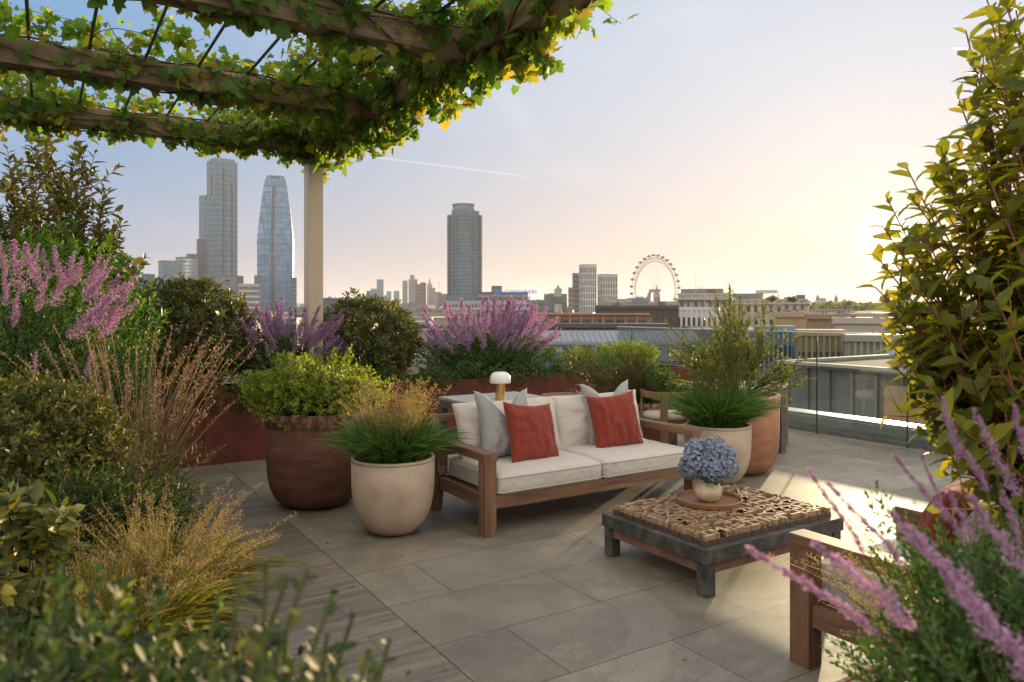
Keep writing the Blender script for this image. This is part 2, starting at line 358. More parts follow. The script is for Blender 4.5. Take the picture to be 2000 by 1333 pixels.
# leaf templates: x across, y along, z off the blade
def T_leaf(w=.42, fold=.10, droop=.12):
    v = np.array([(0, 0, 0), (-w * .42, .3, fold * .5), (0, .32, -fold * .3), (w * .42, .3, fold * .5), (-w * .46, .62, fold * .3 - droop * .3), (0, .66, -fold * .4 - droop * .3), (w * .46, .62, fold * .3 - droop * .3), (0, 1, -droop)])
    t = np.array([(0, 2, 1), (0, 3, 2), (1, 2, 5), (1, 5, 4), (2, 3, 6), (2, 6, 5), (4, 5, 7), (5, 6, 7)]); return v, t
def T_small(w=.5, fold=.12):
    v = np.array([(0, 0, 0), (-w / 2, .5, fold), (0, 1, 0), (w / 2, .5, fold)]); return v, np.array([(0, 3, 2), (0, 2, 1)])
def T_obov(w=.42):
    v = np.array([(0, 0, 0), (-w * .25, .4, .03), (0, .45, -.02), (w * .25, .4, .03), (-w * .5, .78, .05), (0, .85, -.03), (w * .5, .78, .05), (0, 1, 0)])
    t = np.array([(0, 2, 1), (0, 3, 2), (1, 2, 5), (1, 5, 4), (2, 3, 6), (2, 6, 5), (4, 5, 7), (5, 6, 7)]); return v, t
def T_vine():
    pts = [(0, 0), (.28, -.1), (.5, .12), (.36, .3), (.52, .56), (.26, .6), (.2, .82), (0, 1.05), (-.2, .82), (-.26, .6), (-.52, .56), (-.36, .3), (-.5, .12), (-.28, -.1)]
    v = np.array([(x, y, -.28 * abs(x) - .12 * max(0, y - .5)) for x, y in pts] + [(0, .35, .04)])
    n = len(pts); return v, np.array([(n, i, (i + 1) % n) for i in range(n)])
class FB:
    def __init__(s, seed=0): s.V = []; s.T = []; s.k = 0; s.r = np.random.default_rng(seed)
    def add(s, tmpl, P, D, Nn, Ls, Ws=1.0):
        tv, tt = tmpl; P = np.asarray(P, float); n = len(P)
        if n == 0: return s
        D = nrmz(np.asarray(D, float)); Nn = np.asarray(Nn, float); Nn = nrmz(Nn - (Nn * D).sum(1, keepdims=True) * D); X = np.cross(D, Nn)
        Ls = np.broadcast_to(np.asarray(Ls, float), (n,)); Ws = np.broadcast_to(np.asarray(Ws, float), (n,))
        V = P[:, None] + Ls[:, None, None] * (tv[None, :, 0:1] * Ws[:, None, None] * X[:, None] + tv[None, :, 1:2] * D[:, None] + tv[None, :, 2:3] * Nn[:, None])
        m = len(tv); T = tt[None] + (s.k + np.arange(n) * m)[:, None, None]
        s.V.append(V.reshape(-1, 3)); s.T.append(T.reshape(-1, 3)); s.k += n * m; return s
    def strips(s, pts, w):
        """pts (n,k,3) centre lines, w (n,k) half widths: flat ribbons facing a random way"""
        n, k, _ = pts.shape
        d = nrmz(np.gradient(pts, axis=1)); a = s.r.normal(size=(n, 1, 3)); a = a - (a * d).sum(-1, keepdims=True) * d; a = nrmz(a)
        V = np.stack([pts - a * w[..., None], pts + a * w[..., None]], 2).reshape(n, 2 * k, 3)
        q = np.array([t for i in range(k - 1) for t in ((2 * i, 2 * i + 1, 2 * i + 3), (2 * i, 2 * i + 3, 2 * i + 2))])
        T = q[None] + (s.k + np.arange(n) * 2 * k)[:, None, None]
        s.V.append(V.reshape(-1, 3)); s.T.append(T.reshape(-1, 3)); s.k += n * 2 * k; return s
    def stems(s, pts, r, sides=3):
        """pts (n,k,3), r (n,k): thin tapering tubes"""
        n, k, _ = pts.shape; d = nrmz(np.gradient(pts, axis=1)); up = np.zeros_like(d); up[..., 0] = .3; up[..., 1] = .9; up[..., 2] = .2
        a = nrmz(np.cross(d, up)); b = np.cross(d, a); ang = 2 * PI * np.arange(sides) / sides
        V = pts[:, :, None] + (a[:, :, None] * np.cos(ang)[None, None, :, None] + b[:, :, None] * np.sin(ang)[None, None, :, None]) * r[..., None, None]
        q = []
        for i in range(k - 1):
            for j in range(sides):
                j2 = (j + 1) % sides; q += [(i * sides + j, i * sides + j2, (i + 1) * sides + j2), (i * sides + j, (i + 1) * sides + j2, (i + 1) * sides + j)]
        T = np.array(q)[None] + (s.k + np.arange(n) * k * sides)[:, None, None]
        s.V.append(V.reshape(-1, 3)); s.T.append(T.reshape(-1, 3)); s.k += n * k * sides; return s
    def build(s, name, m, parent=None, smooth=False):
        return tri_mesh(name, np.concatenate(s.V), np.concatenate(s.T), m, parent, smooth)

def along(tip, d, ln, k, r, b0=.45, b1=1.25, start=0.):
    """k leaves in a golden spiral along the end of each shoot. tip,d (n,3), ln (n,): returns positions, directions, normals, index"""
    n = len(tip); sgrid = (np.arange(k) + r.random((n, k)) * .5) / k
    P = tip[:, None] - d[:, None] * (sgrid * ln[:, None] + start)[..., None]
    a = nrmz(np.cross(d, nrmz(r.normal(size=d.shape)))); b = np.cross(d, a)
    ph = np.arange(k)[None] * 2.4 + r.random((n, 1)) * 6.28 + r.normal(size=(n, k)) * .25
    rad = a[:, None] * np.cos(ph)[..., None] + b[:, None] * np.sin(ph)[..., None]
    be = b0 + (b1 - b0) * sgrid + r.normal(size=(n, k)) * .12
    D = d[:, None] * np.cos(be)[..., None] + rad * np.sin(be)[..., None]
    Nn = d[:, None] * np.sin(be)[..., None] - rad * np.cos(be)[..., None]
    return P.reshape(-1, 3), D.reshape(-1, 3), Nn.reshape(-1, 3), sgrid.reshape(-1)
def at(px, Y, z=0.):
    X = (px - 1000) / F * Y
    return Vector((X * cT + Y * sT, -X * sT + Y * cT, z))
def zz(py, Y): return H - (py - Y0) / F * Y

# ------------------------------------------------------------------ terrace floor
def stone_floor():
    m, ns, ls, p = mat('terrace_paving')
    t = ns.new('ShaderNodeTexCoord'); mp = ns.new('ShaderNodeMapping'); ls.new(t.outputs['Object'], mp.inputs[0])
    # rows of .555 m along y, slabs 1.21 m long in half bond
    mp.inputs['Location'].default_value = (-1.965 + .0, -3.187 + .555 * 8, 0)
    b = ns.new('ShaderNodeTexBrick'); b.offset = .5; b.offset_frequency = 2
    b.inputs['Scale'].default_value = 1; b.inputs['Brick Width'].default_value = 1.215; b.inputs['Row Height'].default_value = .5545
    b.inputs['Mortar Size'].default_value = .0028; b.inputs['Mortar Smooth'].default_value = .1; b.inputs['Bias'].default_value = 0
    b.inputs['Color1'].default_value = (0, 0, 0, 1); b.inputs['Color2'].default_value = (1, 1, 1, 1); b.inputs['Mortar'].default_value = (.5, .5, .5, 1)
    ls.new(mp.outputs[0], b.inputs[0])
    r = ramp(ns, [(0, (.20, .182, .15)), (.5, (.245, .224, .186)), (1, (.29, .267, .223))]); ls.new(b.outputs['Color'], r.inputs[0])
    # broad mottling, fine grain, pits in drifting lines
    def noise(sc, det, st=None, dist=0.):
        n = ns.new('ShaderNodeTexNoise'); n.inputs['Scale'].default_value = sc; n.inputs['Detail'].default_value = det; n.inputs['Distortion'].default_value = dist; n.inputs['Roughness'].default_value = .65
        if st:
            q = ns.new('ShaderNodeMapping'); q.inputs['Scale'].default_value = st; ls.new(t.outputs['Object'], q.inputs[0]); ls.new(q.outputs[0], n.inputs[0])
        else: ls.new(t.outputs['Object'], n.inputs[0])
        return n.outputs[0]
    def mul(a, c, f=1., mode='MULTIPLY'):
        x = ns.new('ShaderNodeMix'); x.data_type = 'RGBA'; x.blend_type = mode
        if isinstance(f, float): x.inputs[0].default_value = f
        else: ls.new(f, x.inputs[0])
        ls.new(a, x.inputs[6])
        if isinstance(c, tuple): x.inputs[7].default_value = (*c, 1)
        else: ls.new(c, x.inputs[7])
        return x.outputs[2]
    r1 = ramp(ns, [(.3, (.74, .74, .75)), (.7, (1.22, 1.20, 1.16))]); ls.new(noise(1.7, 8), r1.inputs[0])
    r2 = ramp(ns, [(.35, (.86, .86, .86)), (.65, (1.12, 1.12, 1.12))]); ls.new(noise(70, 5), r2.inputs[0])
    c = mul(mul(r.outputs[0], r1.outputs[0]), r2.outputs[0])
    r3 = ramp(ns, [(.60, (0, 0, 0)), (.68, (1, 1, 1))]); ls.new(noise(3.2, 4, (1, 2.2, 1), 1.5), r3.inputs[0])
    r4 = ramp(ns, [(.60, (0, 0, 0)), (.63, (1, 1, 1))]); ls.new(noise(130, 2), r4.inputs[0])
    pit = ns.new('ShaderNodeMath'); pit.operation = 'MULTIPLY'; ls.new(r3.outputs[0], pit.inputs[0]); ls.new(r4.outputs[0], pit.inputs[1])
    c = mul(c, (.10, .095, .09), pit.outputs[0], 'MIX')
    r5 = ramp(ns, [(.70, (0, 0, 0)), (.73, (1, 1, 1))]); ls.new(noise(22, 3, (1, 2.5, 1), .5), r5.inputs[0])
    c = mul(c, (.45, .44, .41), r5.outputs[0], 'MIX')
    r7 = ramp(ns, [(.46, (1, 1, 1)), (.50, (.80, .79, .78)), (.56, (.90, .89, .88)), (.60, (1, 1, 1))]); ls.new(noise(.9, 6, None, .8), r7.inputs[0]); c = mul(c, r7.outputs[0])
    c = mul(c, (.028, .026, .024), b.outputs['Fac'], 'MIX')
    ls.new(c, p.inputs['Base Color'])
    mr = ns.new('ShaderNodeMapRange'); ls.new(noise(9, 8), mr.inputs[0]); mr.inputs[3].default_value = .40; mr.inputs[4].default_value = .68; ls.new(mr.outputs[0], p.inputs['Roughness'])
    bp = ns.new('ShaderNodeBump'); bp.inputs['Strength'].default_value = .22; bp.inputs['Distance'].default_value = .004
    hh = ns.new('ShaderNodeMath'); hh.operation = 'MULTIPLY_ADD'; ls.new(b.outputs['Fac'], hh.inputs[0]); hh.inputs[1].default_value = -2.; ls.new(noise(90, 6), hh.inputs[2])
    ls.new(hh.outputs[0], bp.inputs['Height']); ls.new(bp.outputs[0], p.inputs['Normal'])
    return m
def plank_floor():
    m, ns, ls, p = mat('wood_grain_paving')
    t = ns.new('ShaderNodeTexCoord')
    b = ns.new('ShaderNodeTexBrick'); b.offset = .37; b.inputs['Scale'].default_value = 1; b.inputs['Brick Width'].default_value = 1.1; b.inputs['Row Height'].default_value = .277
    b.inputs['Mortar Size'].default_value = .0016; b.inputs['Color1'].default_value = (0, 0, 0, 1); b.inputs['Color2'].default_value = (1, 1, 1, 1)
    q = ns.new('ShaderNodeMapping'); q.inputs['Location'].default_value = (.45, -3.187 + .555 * 8, 0); ls.new(t.outputs['Object'], q.inputs[0]); ls.new(q.outputs[0], b.inputs[0])
    ad = ns.new('ShaderNodeVectorMath'); ad.operation = 'ADD'; ls.new(t.outputs['Object'], ad.inputs[0])
    off = ns.new('ShaderNodeVectorMath'); off.operation = 'SCALE'; ls.new(b.outputs['Color'], off.inputs[0]); off.inputs['Scale'].default_value = 7; ls.new(off.outputs[0], ad.inputs[1])
    mp = ns.new('ShaderNodeMapping'); mp.inputs['Scale'].default_value = (1.5, 17, 1); ls.new(ad.outputs[0], mp.inputs[0])
    n = ns.new('ShaderNodeTexNoise'); n.inputs['Scale'].default_value = 1; n.inputs['Detail'].default_value = 9; n.inputs['Roughness'].default_value = .68; n.inputs['Distortion'].default_value = 1.1; ls.new(mp.outputs[0], n.inputs[0])
    r = ramp(ns, [(.25, (.08, .068, .058)), (.45, (.17, .148, .127)), (.6, (.24, .212, .183)), (.78, (.32, .288, .25))]); ls.new(n.outputs[0], r.inputs[0])
    x = ns.new('ShaderNodeMix'); x.data_type = 'RGBA'; ls.new(b.outputs['Fac'], x.inputs[0]); ls.new(r.outputs[0], x.inputs[6]); x.inputs[7].default_value = (.03, .027, .024, 1)
    r6 = ramp(ns, [(0, (.78, .76, .74)), (1, (1.12, 1.1, 1.08))]); ls.new(b.outputs['Color'], r6.inputs[0])
    y = ns.new('ShaderNodeMix'); y.data_type = 'RGBA'; y.blend_type = 'MULTIPLY'; y.inputs[0].default_value = 1; ls.new(x.outputs[2], y.inputs[6]); ls.new(r6.outputs[0], y.inputs[7])
    ls.new(y.outputs[2], p.inputs['Base Color']); p.inputs['Roughness'].default_value = .6
    bp = ns.new('ShaderNodeBump'); bp.inputs['Strength'].default_value = .3; bp.inputs['Distance'].default_value = .004; ls.new(n.outputs[0], bp.inputs['Height']); ls.new(bp.outputs[0], p.inputs['Normal'])
    return m
structure(MB().box(1.567, 8.42, -2, 10.2, -.3, 0).build('terrace_floor', stone_floor()))
structure(MB().box(-5, 1.563, -2, 10.2, -.3, -.002).build('plank_path', plank_floor()))
structure(MB().box(1.563, 1.567, -2, 10.2, -.3, -.006).build('floor_joint', M['joint']))
roofm = surf('own_roof', [(.3, (.10, .10, .105)), (.7, (.17, .17, .17))], 1.5, .8)
structure(MB().box(-5.0, 8.82, -2, 10.35, -3.5, -.301).build('terrace_slab', roofm))
structure(MB().box(-14, 8.2, -14, 9.8, -31, -3.501).build('house_body', surf('own_wall', [(.3, (.2, .19, .17)), (.7, (.28, .26, .23))], 1.5, .8)))

# ------------------------------------------------------------------ parapet and glass balustrade (line a = 8.45)
pp = empty('parapet', (8.6, 4, 0), 0, 'low stone kerb with pale metal coping under the glass balustrade', 'parapet')
def loc_build(mb, name, m, parent, off, **k):
    """build at world coordinates but keep the mesh local to its parent"""
    mb.v = [(x - off[0], y - off[1], z - off[2]) for x, y, z in mb.v]
    return mb.build(name, m, parent, **k)
o_ = (8.6, 4, 0)
loc_build(MB().box(8.44, 8.80, -2, 9.93, 0.001, .06), 'lower_step', M['upstand'], pp, o_, bevel=.004)
loc_build(MB().box(8.47, 8.80, -2, 9.93, .0605, .11), 'upper_step', M['upstand'], pp, o_, bevel=.004)
loc_build(MB().box(8.50, 8.80, -2, 9.93, .1105, .20), 'metal_fascia', M['steel'], pp, o_, bevel=.003)
loc_build(MB().box(8.53, 8.83, -2, 9.93, .2005, .235), 'coping', M['coping'], pp, o_, bevel=.004)
gb = empty('glass_balustrade', (8.43, 4, 0), 0, 'frameless clear glass balustrade along the sunlit edge of the terrace', 'balustrade')
o_ = (8.43, 4, 0); edges = [9.93] + [9.55 - .0 - 1.185 * k for k in range(0, 10)]
edges = [9.93] + [5.993 + 1.185 * k for k in (3, 2, 1, 0, -1, -2, -3, -4, -5, -6)]
for i in range(len(edges) - 1):
    y1, y0 = edges[i], edges[i + 1]
    g = loc_build(MB().box(8.415, 8.430, y0 + .006, y1 - .006, .012, 1.30), 'glass_panel', M['glass'], gb, o_)
    loc_build(MB().box(8.411, 8.434, y0 + .006, y1 - .006, 1.3005, 1.312), 'top_trim', M['steel'], gb, o_)
    loc_build(MB().box(8.414, 8.431, y0 - .0055, y0 + .0055, .0, 1.30), 'panel_joint', M['joint'], gb, o_)

# ------------------------------------------------------------------ planters
def planter(x0, x1, y0, y1, z1, label, z0=0.):
    c = ((x0 + x1) / 2, (y0 + y1) / 2, z0)
    t = empty('planter', c, 0, label, 'planter')
    w = .012; q = .05
    m = MB()
    m.box(x0, x1, y0, y0 + w, z0, z1); m.box(x0, x1, y1 - w, y1, z0, z1)
    m.box(x0, x0 + w, y0 + w, y1 - w, z0, z1); m.box(x1 - w, x1, y0 + w, y1 - w, z0, z1)
    loc_build(m, 'side_panels', M['corten'], t, c)
    m = MB(); x = x0 + 1.15
    while x < x1 - .3: m.box(x - .003, x + .003, y0 - .0015, y0 + .001, z0 + .002, z1 - .002); x += 1.22
    if m.v: loc_build(m, 'panel_joints', M['corten_joint'], t, c)
    m = MB(); e = .001
    m.box(x0 + w, x1 - w, y0 + w, y0 + q, z1 - .012, z1 - e); m.box(x0 + w, x1 - w, y1 - q, y1 - w, z1 - .012, z1 - e)
    m.box(x0 + w, x0 + q, y0 + q, y1 - q, z1 - .012, z1 - e); m.box(x1 - q, x1 - w, y0 + q, y1 - q, z1 - .012, z1 - e)
    loc_build(m, 'rim', M['corten'], t, c)
    loc_build(MB().box(x0 + w, x1 - w, y0 + w, y1 - w, z0 + .01, z1 - .07), 'soil', M['soil'], t, c)
    return t
planter(-2.2, 3.72, 8.12, 9.2, .73, 'long rust red steel planter under the pergola post, behind the two pots')
planter(3.724, 8.30, 8.12, 9.2, .73, 'long rust red steel planter behind the dining tables, ending at the glass')
planter(-1.9, .62, .3, 7.7, .42, 'low steel planter under the golden grasses beside the plank path')
planter(.85, 4.6, -.3, 1.2, .62, 'rust coloured steel planter beneath the tall shrub and the nearest pink plumes')

def pot(kind, x, y, label):
    if kind == 'big':
        H_, prof = .77, [(.0, .0), (.20, .0), (.27, .018), (.33, .07), (.368, .15), (.388, .25), (.396, .36), (.398, .66)]
        rim = [(.3975, .661), (.404, .664), (.404, .765), (.398, .77), (.365, .77), (.358, .76), (.358, .66)]
        mw, mr, rs = (M['rustpot'], M['rustrim'], .36)
    elif kind == 'bigt':
        H_, prof = .77, [(.0, .0), (.20, .0), (.27, .018), (.33, .07), (.368, .15), (.388, .25), (.396, .36), (.398, .66)]
        rim = [(.3975, .661), (.404, .664), (.404, .765), (.398, .77), (.365, .77), (.358, .76), (.358, .66)]
        mw, mr, rs = (M['terracotta'], M['terrarim'], .36)
    else:
        H_, prof = .54, [(.0, .0), (.105, .0), (.155, .012), (.205, .05), (.246, .11), (.272, .18), (.288, .26), (.296, .34), (.298, .52)]
        rim = [(.2985, .5205), (.299, .538), (.296, .543), (.272, .543), (.268, .538), (.268, .48)]
        mw, mr, rs = (M['creampot'], M['creampot'], .27)
    t = empty('plant_pot', (x, y, 0), 0, label, 'plant pot')
    MB().lathe(prof, 72).build('pot_body', mw, t, smooth=True)
    MB().lathe(rim, 72).build('rim', mr, t, smooth=True)
    MB().lathe([(0, H_ - .10), (rs - .004, H_ - .085)], 40).build('soil', M['soil'], t)
    return t
PA = at(618, 6.15); PB = at(768, 5.36); PC = at(1402, 6.88); PD = at(1440, 7.38)
pot('big', PA.x, PA.y, 'large dark rust brown pot with the yellow green bush')
pot('small', PB.x, PB.y, 'pale rounded pot of green grass standing at the near end of the sofa')
pot('small', PC.x, PC.y, 'pale rounded pot of green grass behind the far arm of the sofa')
pot('bigt', PD.x, PD.y, 'large sunlit terracotta pot holding the tall airy shrub')
PE = at(1262, 8.55)
pe = pot('bigt', PE.x, PE.y, 'terracotta pot under the mounded bush behind the sofa'); pe.scale = (.82, .82, .72)

# ------------------------------------------------------------------ soft things
def pillow_mesh(name, w, h, t, seed=0, dent=0., pinch=.10, n=40, m=None, slump=0.):
    """knife edged cushion standing in x-z, thickness along y"""
    rnd = random.Random(seed); ox = rnd.uniform(0, 50)
    g = np.linspace(-1, 1, n); vs = []; fs = []
    for side in (-1, 1):
        for j, v in enumerate(g):
            for i, u in enumerate(g):
                x = u * w / 2 * (1 - pinch * (1 - v * v) ** 1.0 * abs(u) ** 3)
                zz_ = v * h / 2 * (1 - pinch * (1 - u * u) * abs(v) ** 3)
                th = max(0., (1 - abs(u) ** 2.4) * (1 - abs(v) ** 2.4)) ** .5
                if dent and v > -.2:
                    k = max(0., (v + .2) / 1.2); gsn = math.exp(-(u / .42) ** 2)
                    zz_ -= dent * k ** 1.4 * gsn; th *= 1 - .35 * k * gsn
                zz_ -= slump * (v + 1) * .5 * abs(u)
                nz_ = mnoise.noise(Vector((u * 2.1 + ox, v * 2.1, side * 3.1)))
                rad = math.sin(6 * math.atan2(v, u) + nz_ * 4) * (abs(u * v)) ** .8
                fold = mnoise.noise(Vector((u * 5 + ox, v * 1.6 + nz_, side * 1.7)))
                y = side * (t / 2) * th + side * th * .022 * rad + side * th * .028 * fold + side * .006 * th * mnoise.noise(Vector((u * 9 + ox, v * 9, side)))
                vs.append((x, y, zz_))
    k = n * n
    for s_ in (0, 1):
        for j in range(n - 1):
            for i in range(n - 1):
                a = s_ * k + j * n + i; q = (a, a + 1, a + n + 1, a + n); fs.append(q if s_ == 0 else q[::-1])
    return MB().poly(vs, fs).mesh(name, smooth=True)
def pad_mesh(name, w, d, t, r=.045, crown=.02, seed=0, n=26):
    """box cushion with rounded edges and a slight crown, lying in x-y from z 0"""
    vs = []; fs = []; ox = seed * 7.3
    def pt(x, y, z):
        hx, hy, hz = w / 2 - r, d / 2 - r, t / 2 - r
        q = Vector((x * w / 2, y * d / 2, z * t / 2)); c = Vector((max(-hx, min(hx, q.x)), max(-hy, min(hy, q.y)), max(-hz, min(hz, q.z))))
        dd = q - c
        if dd.length > 1e-6: q = c + dd.normalized() * r
        k = max(0, 1 - x * x) * max(0, 1 - y * y)
        q.z += crown * k ** .5 * (1 if z > 0 else -.3) * abs(z)
        wr = mnoise.noise(Vector((x * w * 4 + ox, y * d * 4, z))) * .006 + mnoise.noise(Vector((x * w * 14 + ox, y * d * 5, z * 2))) * .003
        if abs(y) > .9 or abs(x) > .9: wr += mnoise.noise(Vector((x * w * 18 + ox, z * 2.5, y * 3 + ox))) * .004
        q += Vector((wr * x, wr * y, wr * (1 if z > 0 else .2)))
        q.z += t / 2; return q
    def face(fn, a, b):
        k = len(vs)
        for j in range(b):
            for i in range(a): vs.append(fn(-1 + 2 * i / (a - 1), -1 + 2 * j / (b - 1)))
        for j in range(b - 1):
            for i in range(a - 1): fs.append((k + j * a + i, k + j * a + i + 1, k + (j + 1) * a + i + 1, k + (j + 1) * a + i))
    m_ = 12
    face(lambda u, v: pt(u, v, 1), n * 2, n); face(lambda u, v: pt(u, v, -1), n * 2, n)
    face(lambda u, v: pt(u, -1, v), n * 2, m_); face(lambda u, v: pt(u, 1, v), n * 2, m_)
    face(lambda u, v: pt(-1, u, v), n, m_); face(lambda u, v: pt(1, u, v), n, m_)
    mb = MB().poly(vs, fs)
    me = bpy.data.meshes.new(name); me.from_pydata(mb.v, [], mb.f)
    bm = bmesh.new(); bm.from_mesh(me); bmesh.ops.remove_doubles(bm, verts=bm.verts, dist=.0015); bmesh.ops.recalc_face_normals(bm, faces=bm.faces); bm.to_mesh(me); bm.free()
    me.polygons.foreach_set('use_smooth', [True] * len(me.polygons)); return me

# ------------------------------------------------------------------ sofa and armchair share one maker: width w, front face on y 0, faces -y, origin at front corner on the floor
def seat_furniture(name, w, d, loc, rz, label, cat, nseat, seat_m):
    t = empty(name, loc, rz, label, cat)
    pw, pd, ah = .092, .10, .587
    for sx in (0, 1):
        x0 = sx * (w - pw); x1 = x0 + pw
        lg = MB().box(x0, x1, 0, pd, 0, ah - .062).build('leg', M['walnut_z'], t, bevel=.003)
        # back leg leans back to the floor
        m = MB(); yb = d
        m.hexa([(x0 + .008, yb - .03, 0), (x1 - .008, yb - .03, 0), (x1 - .008, yb + .05, 0), (x0 + .008, yb + .05, 0)],
               [(x0 + .008, yb - .125, ah - .062), (x1 - .008, yb - .125, ah - .062), (x1 - .008, yb - .035, ah - .062), (x0 + .008, yb - .035, ah - .062)])
        m.build('leg', M['walnut_z'], t, bevel=.003)
        MB().box(x0 - .006, x1 + .006, -.004, yb + .01, ah - .0615, ah).build('armrest', M['walnut_y'], t, bevel=.004)
        # back upright leaning back
        m = MB(); m.hexa([(x0 + .012, yb - .12, .30), (x1 - .012, yb - .12, .30), (x1 - .012, yb - .055, .30), (x0 + .012, yb - .055, .30)],
                         [(x0 + .012, yb + .03, .76), (x1 - .012, yb + .03, .76), (x1 - .012, yb + .085, .76), (x0 + .012, yb + .085, .76)])
        m.build('back_post', M['walnut_z'], t, bevel=.003)
    MB().box(pw + .001, w - pw - .001, .012, .052, .187, .282).build('front_rail', M['walnut_x'], t, bevel=.003)
    MB().box(pw + .001, w - pw - .001, d - .10, d - .06, .187, .282).build('rear_rail', M['walnut_x'], t, bevel=.003)
    for sx in (0, 1):
        x0 = .02 if sx == 0 else w - .06
        MB().box(x0, x0 + .04, pd + .001, d - .115, .187, .282).build('side_rail', M['walnut_y'], t, bevel=.003)
    MB().box(pw, w - pw, .055, d - .105, .245, .272).build('seat_slats', M['walnut_x'], t)
    m = MB()
    for zt in (.44, .58, .70):
        k = (zt - .30) / .46; y = d - .10 + k * .15
        m.box(pw - .012, w - pw + .012, y - .012, y + .012, zt, zt + .055)
    m.build('back_rails', M['walnut_x'], t, bevel=.003)
    cw = (w - 2 * pw - .01) / nseat
    for k in range(nseat):
        me = pad_mesh('seat_cushion', cw - .006, d - .06, .155, .05, .018, seed=k + int(w * 10))
        cu_ = link('seat_cushion', me, seat_m, t, (pw + .005 + cw * (k + .5), (d - .06) / 2 - .012, .274))
        hw, hd, rr = (cw - .006) / 2, (d - .06) / 2, .045
        for zp in (.028, .132):
            lp_ = [(math.copysign(hw - rr, sx_) + (rr + .001) * math.cos(a_), math.copysign(hd - rr, sy_) + (rr + .001) * math.sin(a_), zp) for sx_, sy_, b_ in ((1, 1, 0), (-1, 1, 90), (-1, -1, 180), (1, -1, 270)) for a_ in [R(b_ + 15 * q_) for q_ in range(7)]]
            o2 = MB().tube(lp_ + [lp_[0]], .0042, 6).build('piping', seat_m, cu_, smooth=True)
    return t
SX, SY = 2.615, 4.495
sofa = seat_furniture('sofa', 2.115, .86, (SX, SY, 0), 0, 'wooden two seat outdoor sofa with pale cushions behind the low table', 'sofa', 2, M['cream_fabric'])
def lean(name, w, h, t, x, y, z, tilt, yaw, roll, m, seed, label=None, cat='cushion', group=None, dent=0., parent=None, pinch=.1, slump=0.):
    me = pillow_mesh(name, w, h, t, seed, dent, pinch, slump=slump)
    o = link(name, me, m, parent)
    # bottom edge sits at z; tilt back about x
    Mx = Matrix.Translation((x, y, z)) @ Matrix.Rotation(yaw, 4, 'Z') @ Matrix.Rotation(tilt, 4, 'X') @ Matrix.Translation((0, 0, h * .48)) @ Matrix.Rotation(roll, 4, 'Y')
    o.matrix_world = Mx if parent is None else o.matrix_world
    if parent is not None: o.matrix_local = Mx
    if label: tag(o, label, cat, group)
    return o
# back cushions of the sofa, parts of it
for k, (cx, wd, sd_, tl) in enumerate(((.615, 1.0, 3, -.27), (1.54, .98, 5, -.25))):
    lean('back_cushion', wd, .50, .22, cx, .60, .385, tl, 0, 0, M['cream_fabric'], sd_, parent=sofa, pinch=.05)
lean('cushion', .54, .56, .17, SX + .50, SY + .46, .43, -.26, .10, .03, M['grey_fabric'], 11, 'grey square cushion with chopped top, behind the red one by the near arm', dent=.20, pinch=.13)
lean('cushion', .54, .56, .17, SX + 1.58, SY + .50, .43, -.22, -.02, -.02, M['grey_fabric'], 12, 'grey square cushion with chopped top, behind the red one by the far arm', dent=.17, pinch=.13)
lean('cushion', .50, .49, .18, SX + .64, SY + .27, .415, -.36, .16, .11, M['red_fabric'], 13, 'red square cushion on the sofa, next to the arm near the pale pot', pinch=.13)
lean('cushion', .50, .49, .18, SX + 1.52, SY + .35, .42, -.27, -.10, -.06, M['red_fabric'], 14, 'red square cushion on the sofa, at the end away from the rust pot', pinch=.13)
# armchair at the near right corner, facing the sofa
AX, AY = 2.872, 2.185
arm = seat_furniture('armchair', .94, .86, (AX + .94, AY, 0), PI, 'wooden armchair half hidden by pink flower plumes', 'armchair', 1, M['mesh_fabric'])
lean('back_cushion', .72, .48, .18, .47, .62, .39, -.27, 0, 0, M['mesh_fabric'], 21, parent=arm, pinch=.05)
lean('cushion', .50, .50, .19, AX + .36, AY - .44, .42, .30, .22, .0, M['red_fabric'], 15, 'red cushion leaning in the armchair behind the pink plumes', pinch=.1)

# ------------------------------------------------------------------ coffee table
TX0, TX1, TY0, TY1, TZ = 3.087, 4.332, 2.887, 3.793, .27
tcx, tcy = (TX0 + TX1) / 2, (TY0 + TY1) / 2
ct = empty('coffee_table', (tcx, tcy, 0), 0, 'low concrete topped coffee table set with rows of wooden type blocks', 'table')
o_ = (tcx, tcy, 0)
loc_build(MB().box(TX0, TX1, TY0, TY1, TZ - .082, TZ), 'tabletop', M['concrete'], ct, o_, bevel=.003)
for x in (TX0 + .012, TX1 - .085):
    for y in (TY0 + .012, TY1 - .085):
        loc_build(MB().box(x, x + .073, y, y + .073, 0, TZ - .083), 'leg', M['concrete'], ct, o_, bevel=.003)
ins = .022
for (x0, x1, y0, y1, ax) in ((TX0 + .086, TX1 - .086, TY0 + ins, TY0 + ins + .03, 0), (TX0 + .086, TX1 - .086, TY1 - ins - .03, TY1 - ins, 0),
                             (TX0 + ins, TX0 + ins + .03, TY0 + .086, TY1 - .086, 1), (TX1 - ins - .03, TX1 - ins, TY0 + .086, TY1 - .086, 1)):
    n_ = 11 if ax == 0 else 8; m = MB()
    for k in range(n_):
        if ax == 0: a, b_ = x0 + (x1 - x0) * k / n_, x0 + (x1 - x0) * (k + 1) / n_; m.box(a + .001, b_ - .001, y0, y1, .128, TZ - .083)
        else: a, b_ = y0 + (y1 - y0) * k / n_, y0 + (y1 - y0) * (k + 1) / n_; m.box(x0, x1, a + .001, b_ - .001, .128, TZ - .083)
    loc_build(m, 'apron', M['apron'], ct, o_, bevel=.0015)
rl = random.Random(5)
dg = bpy.context.evaluated_depsgraph_get()
glyphs = {}
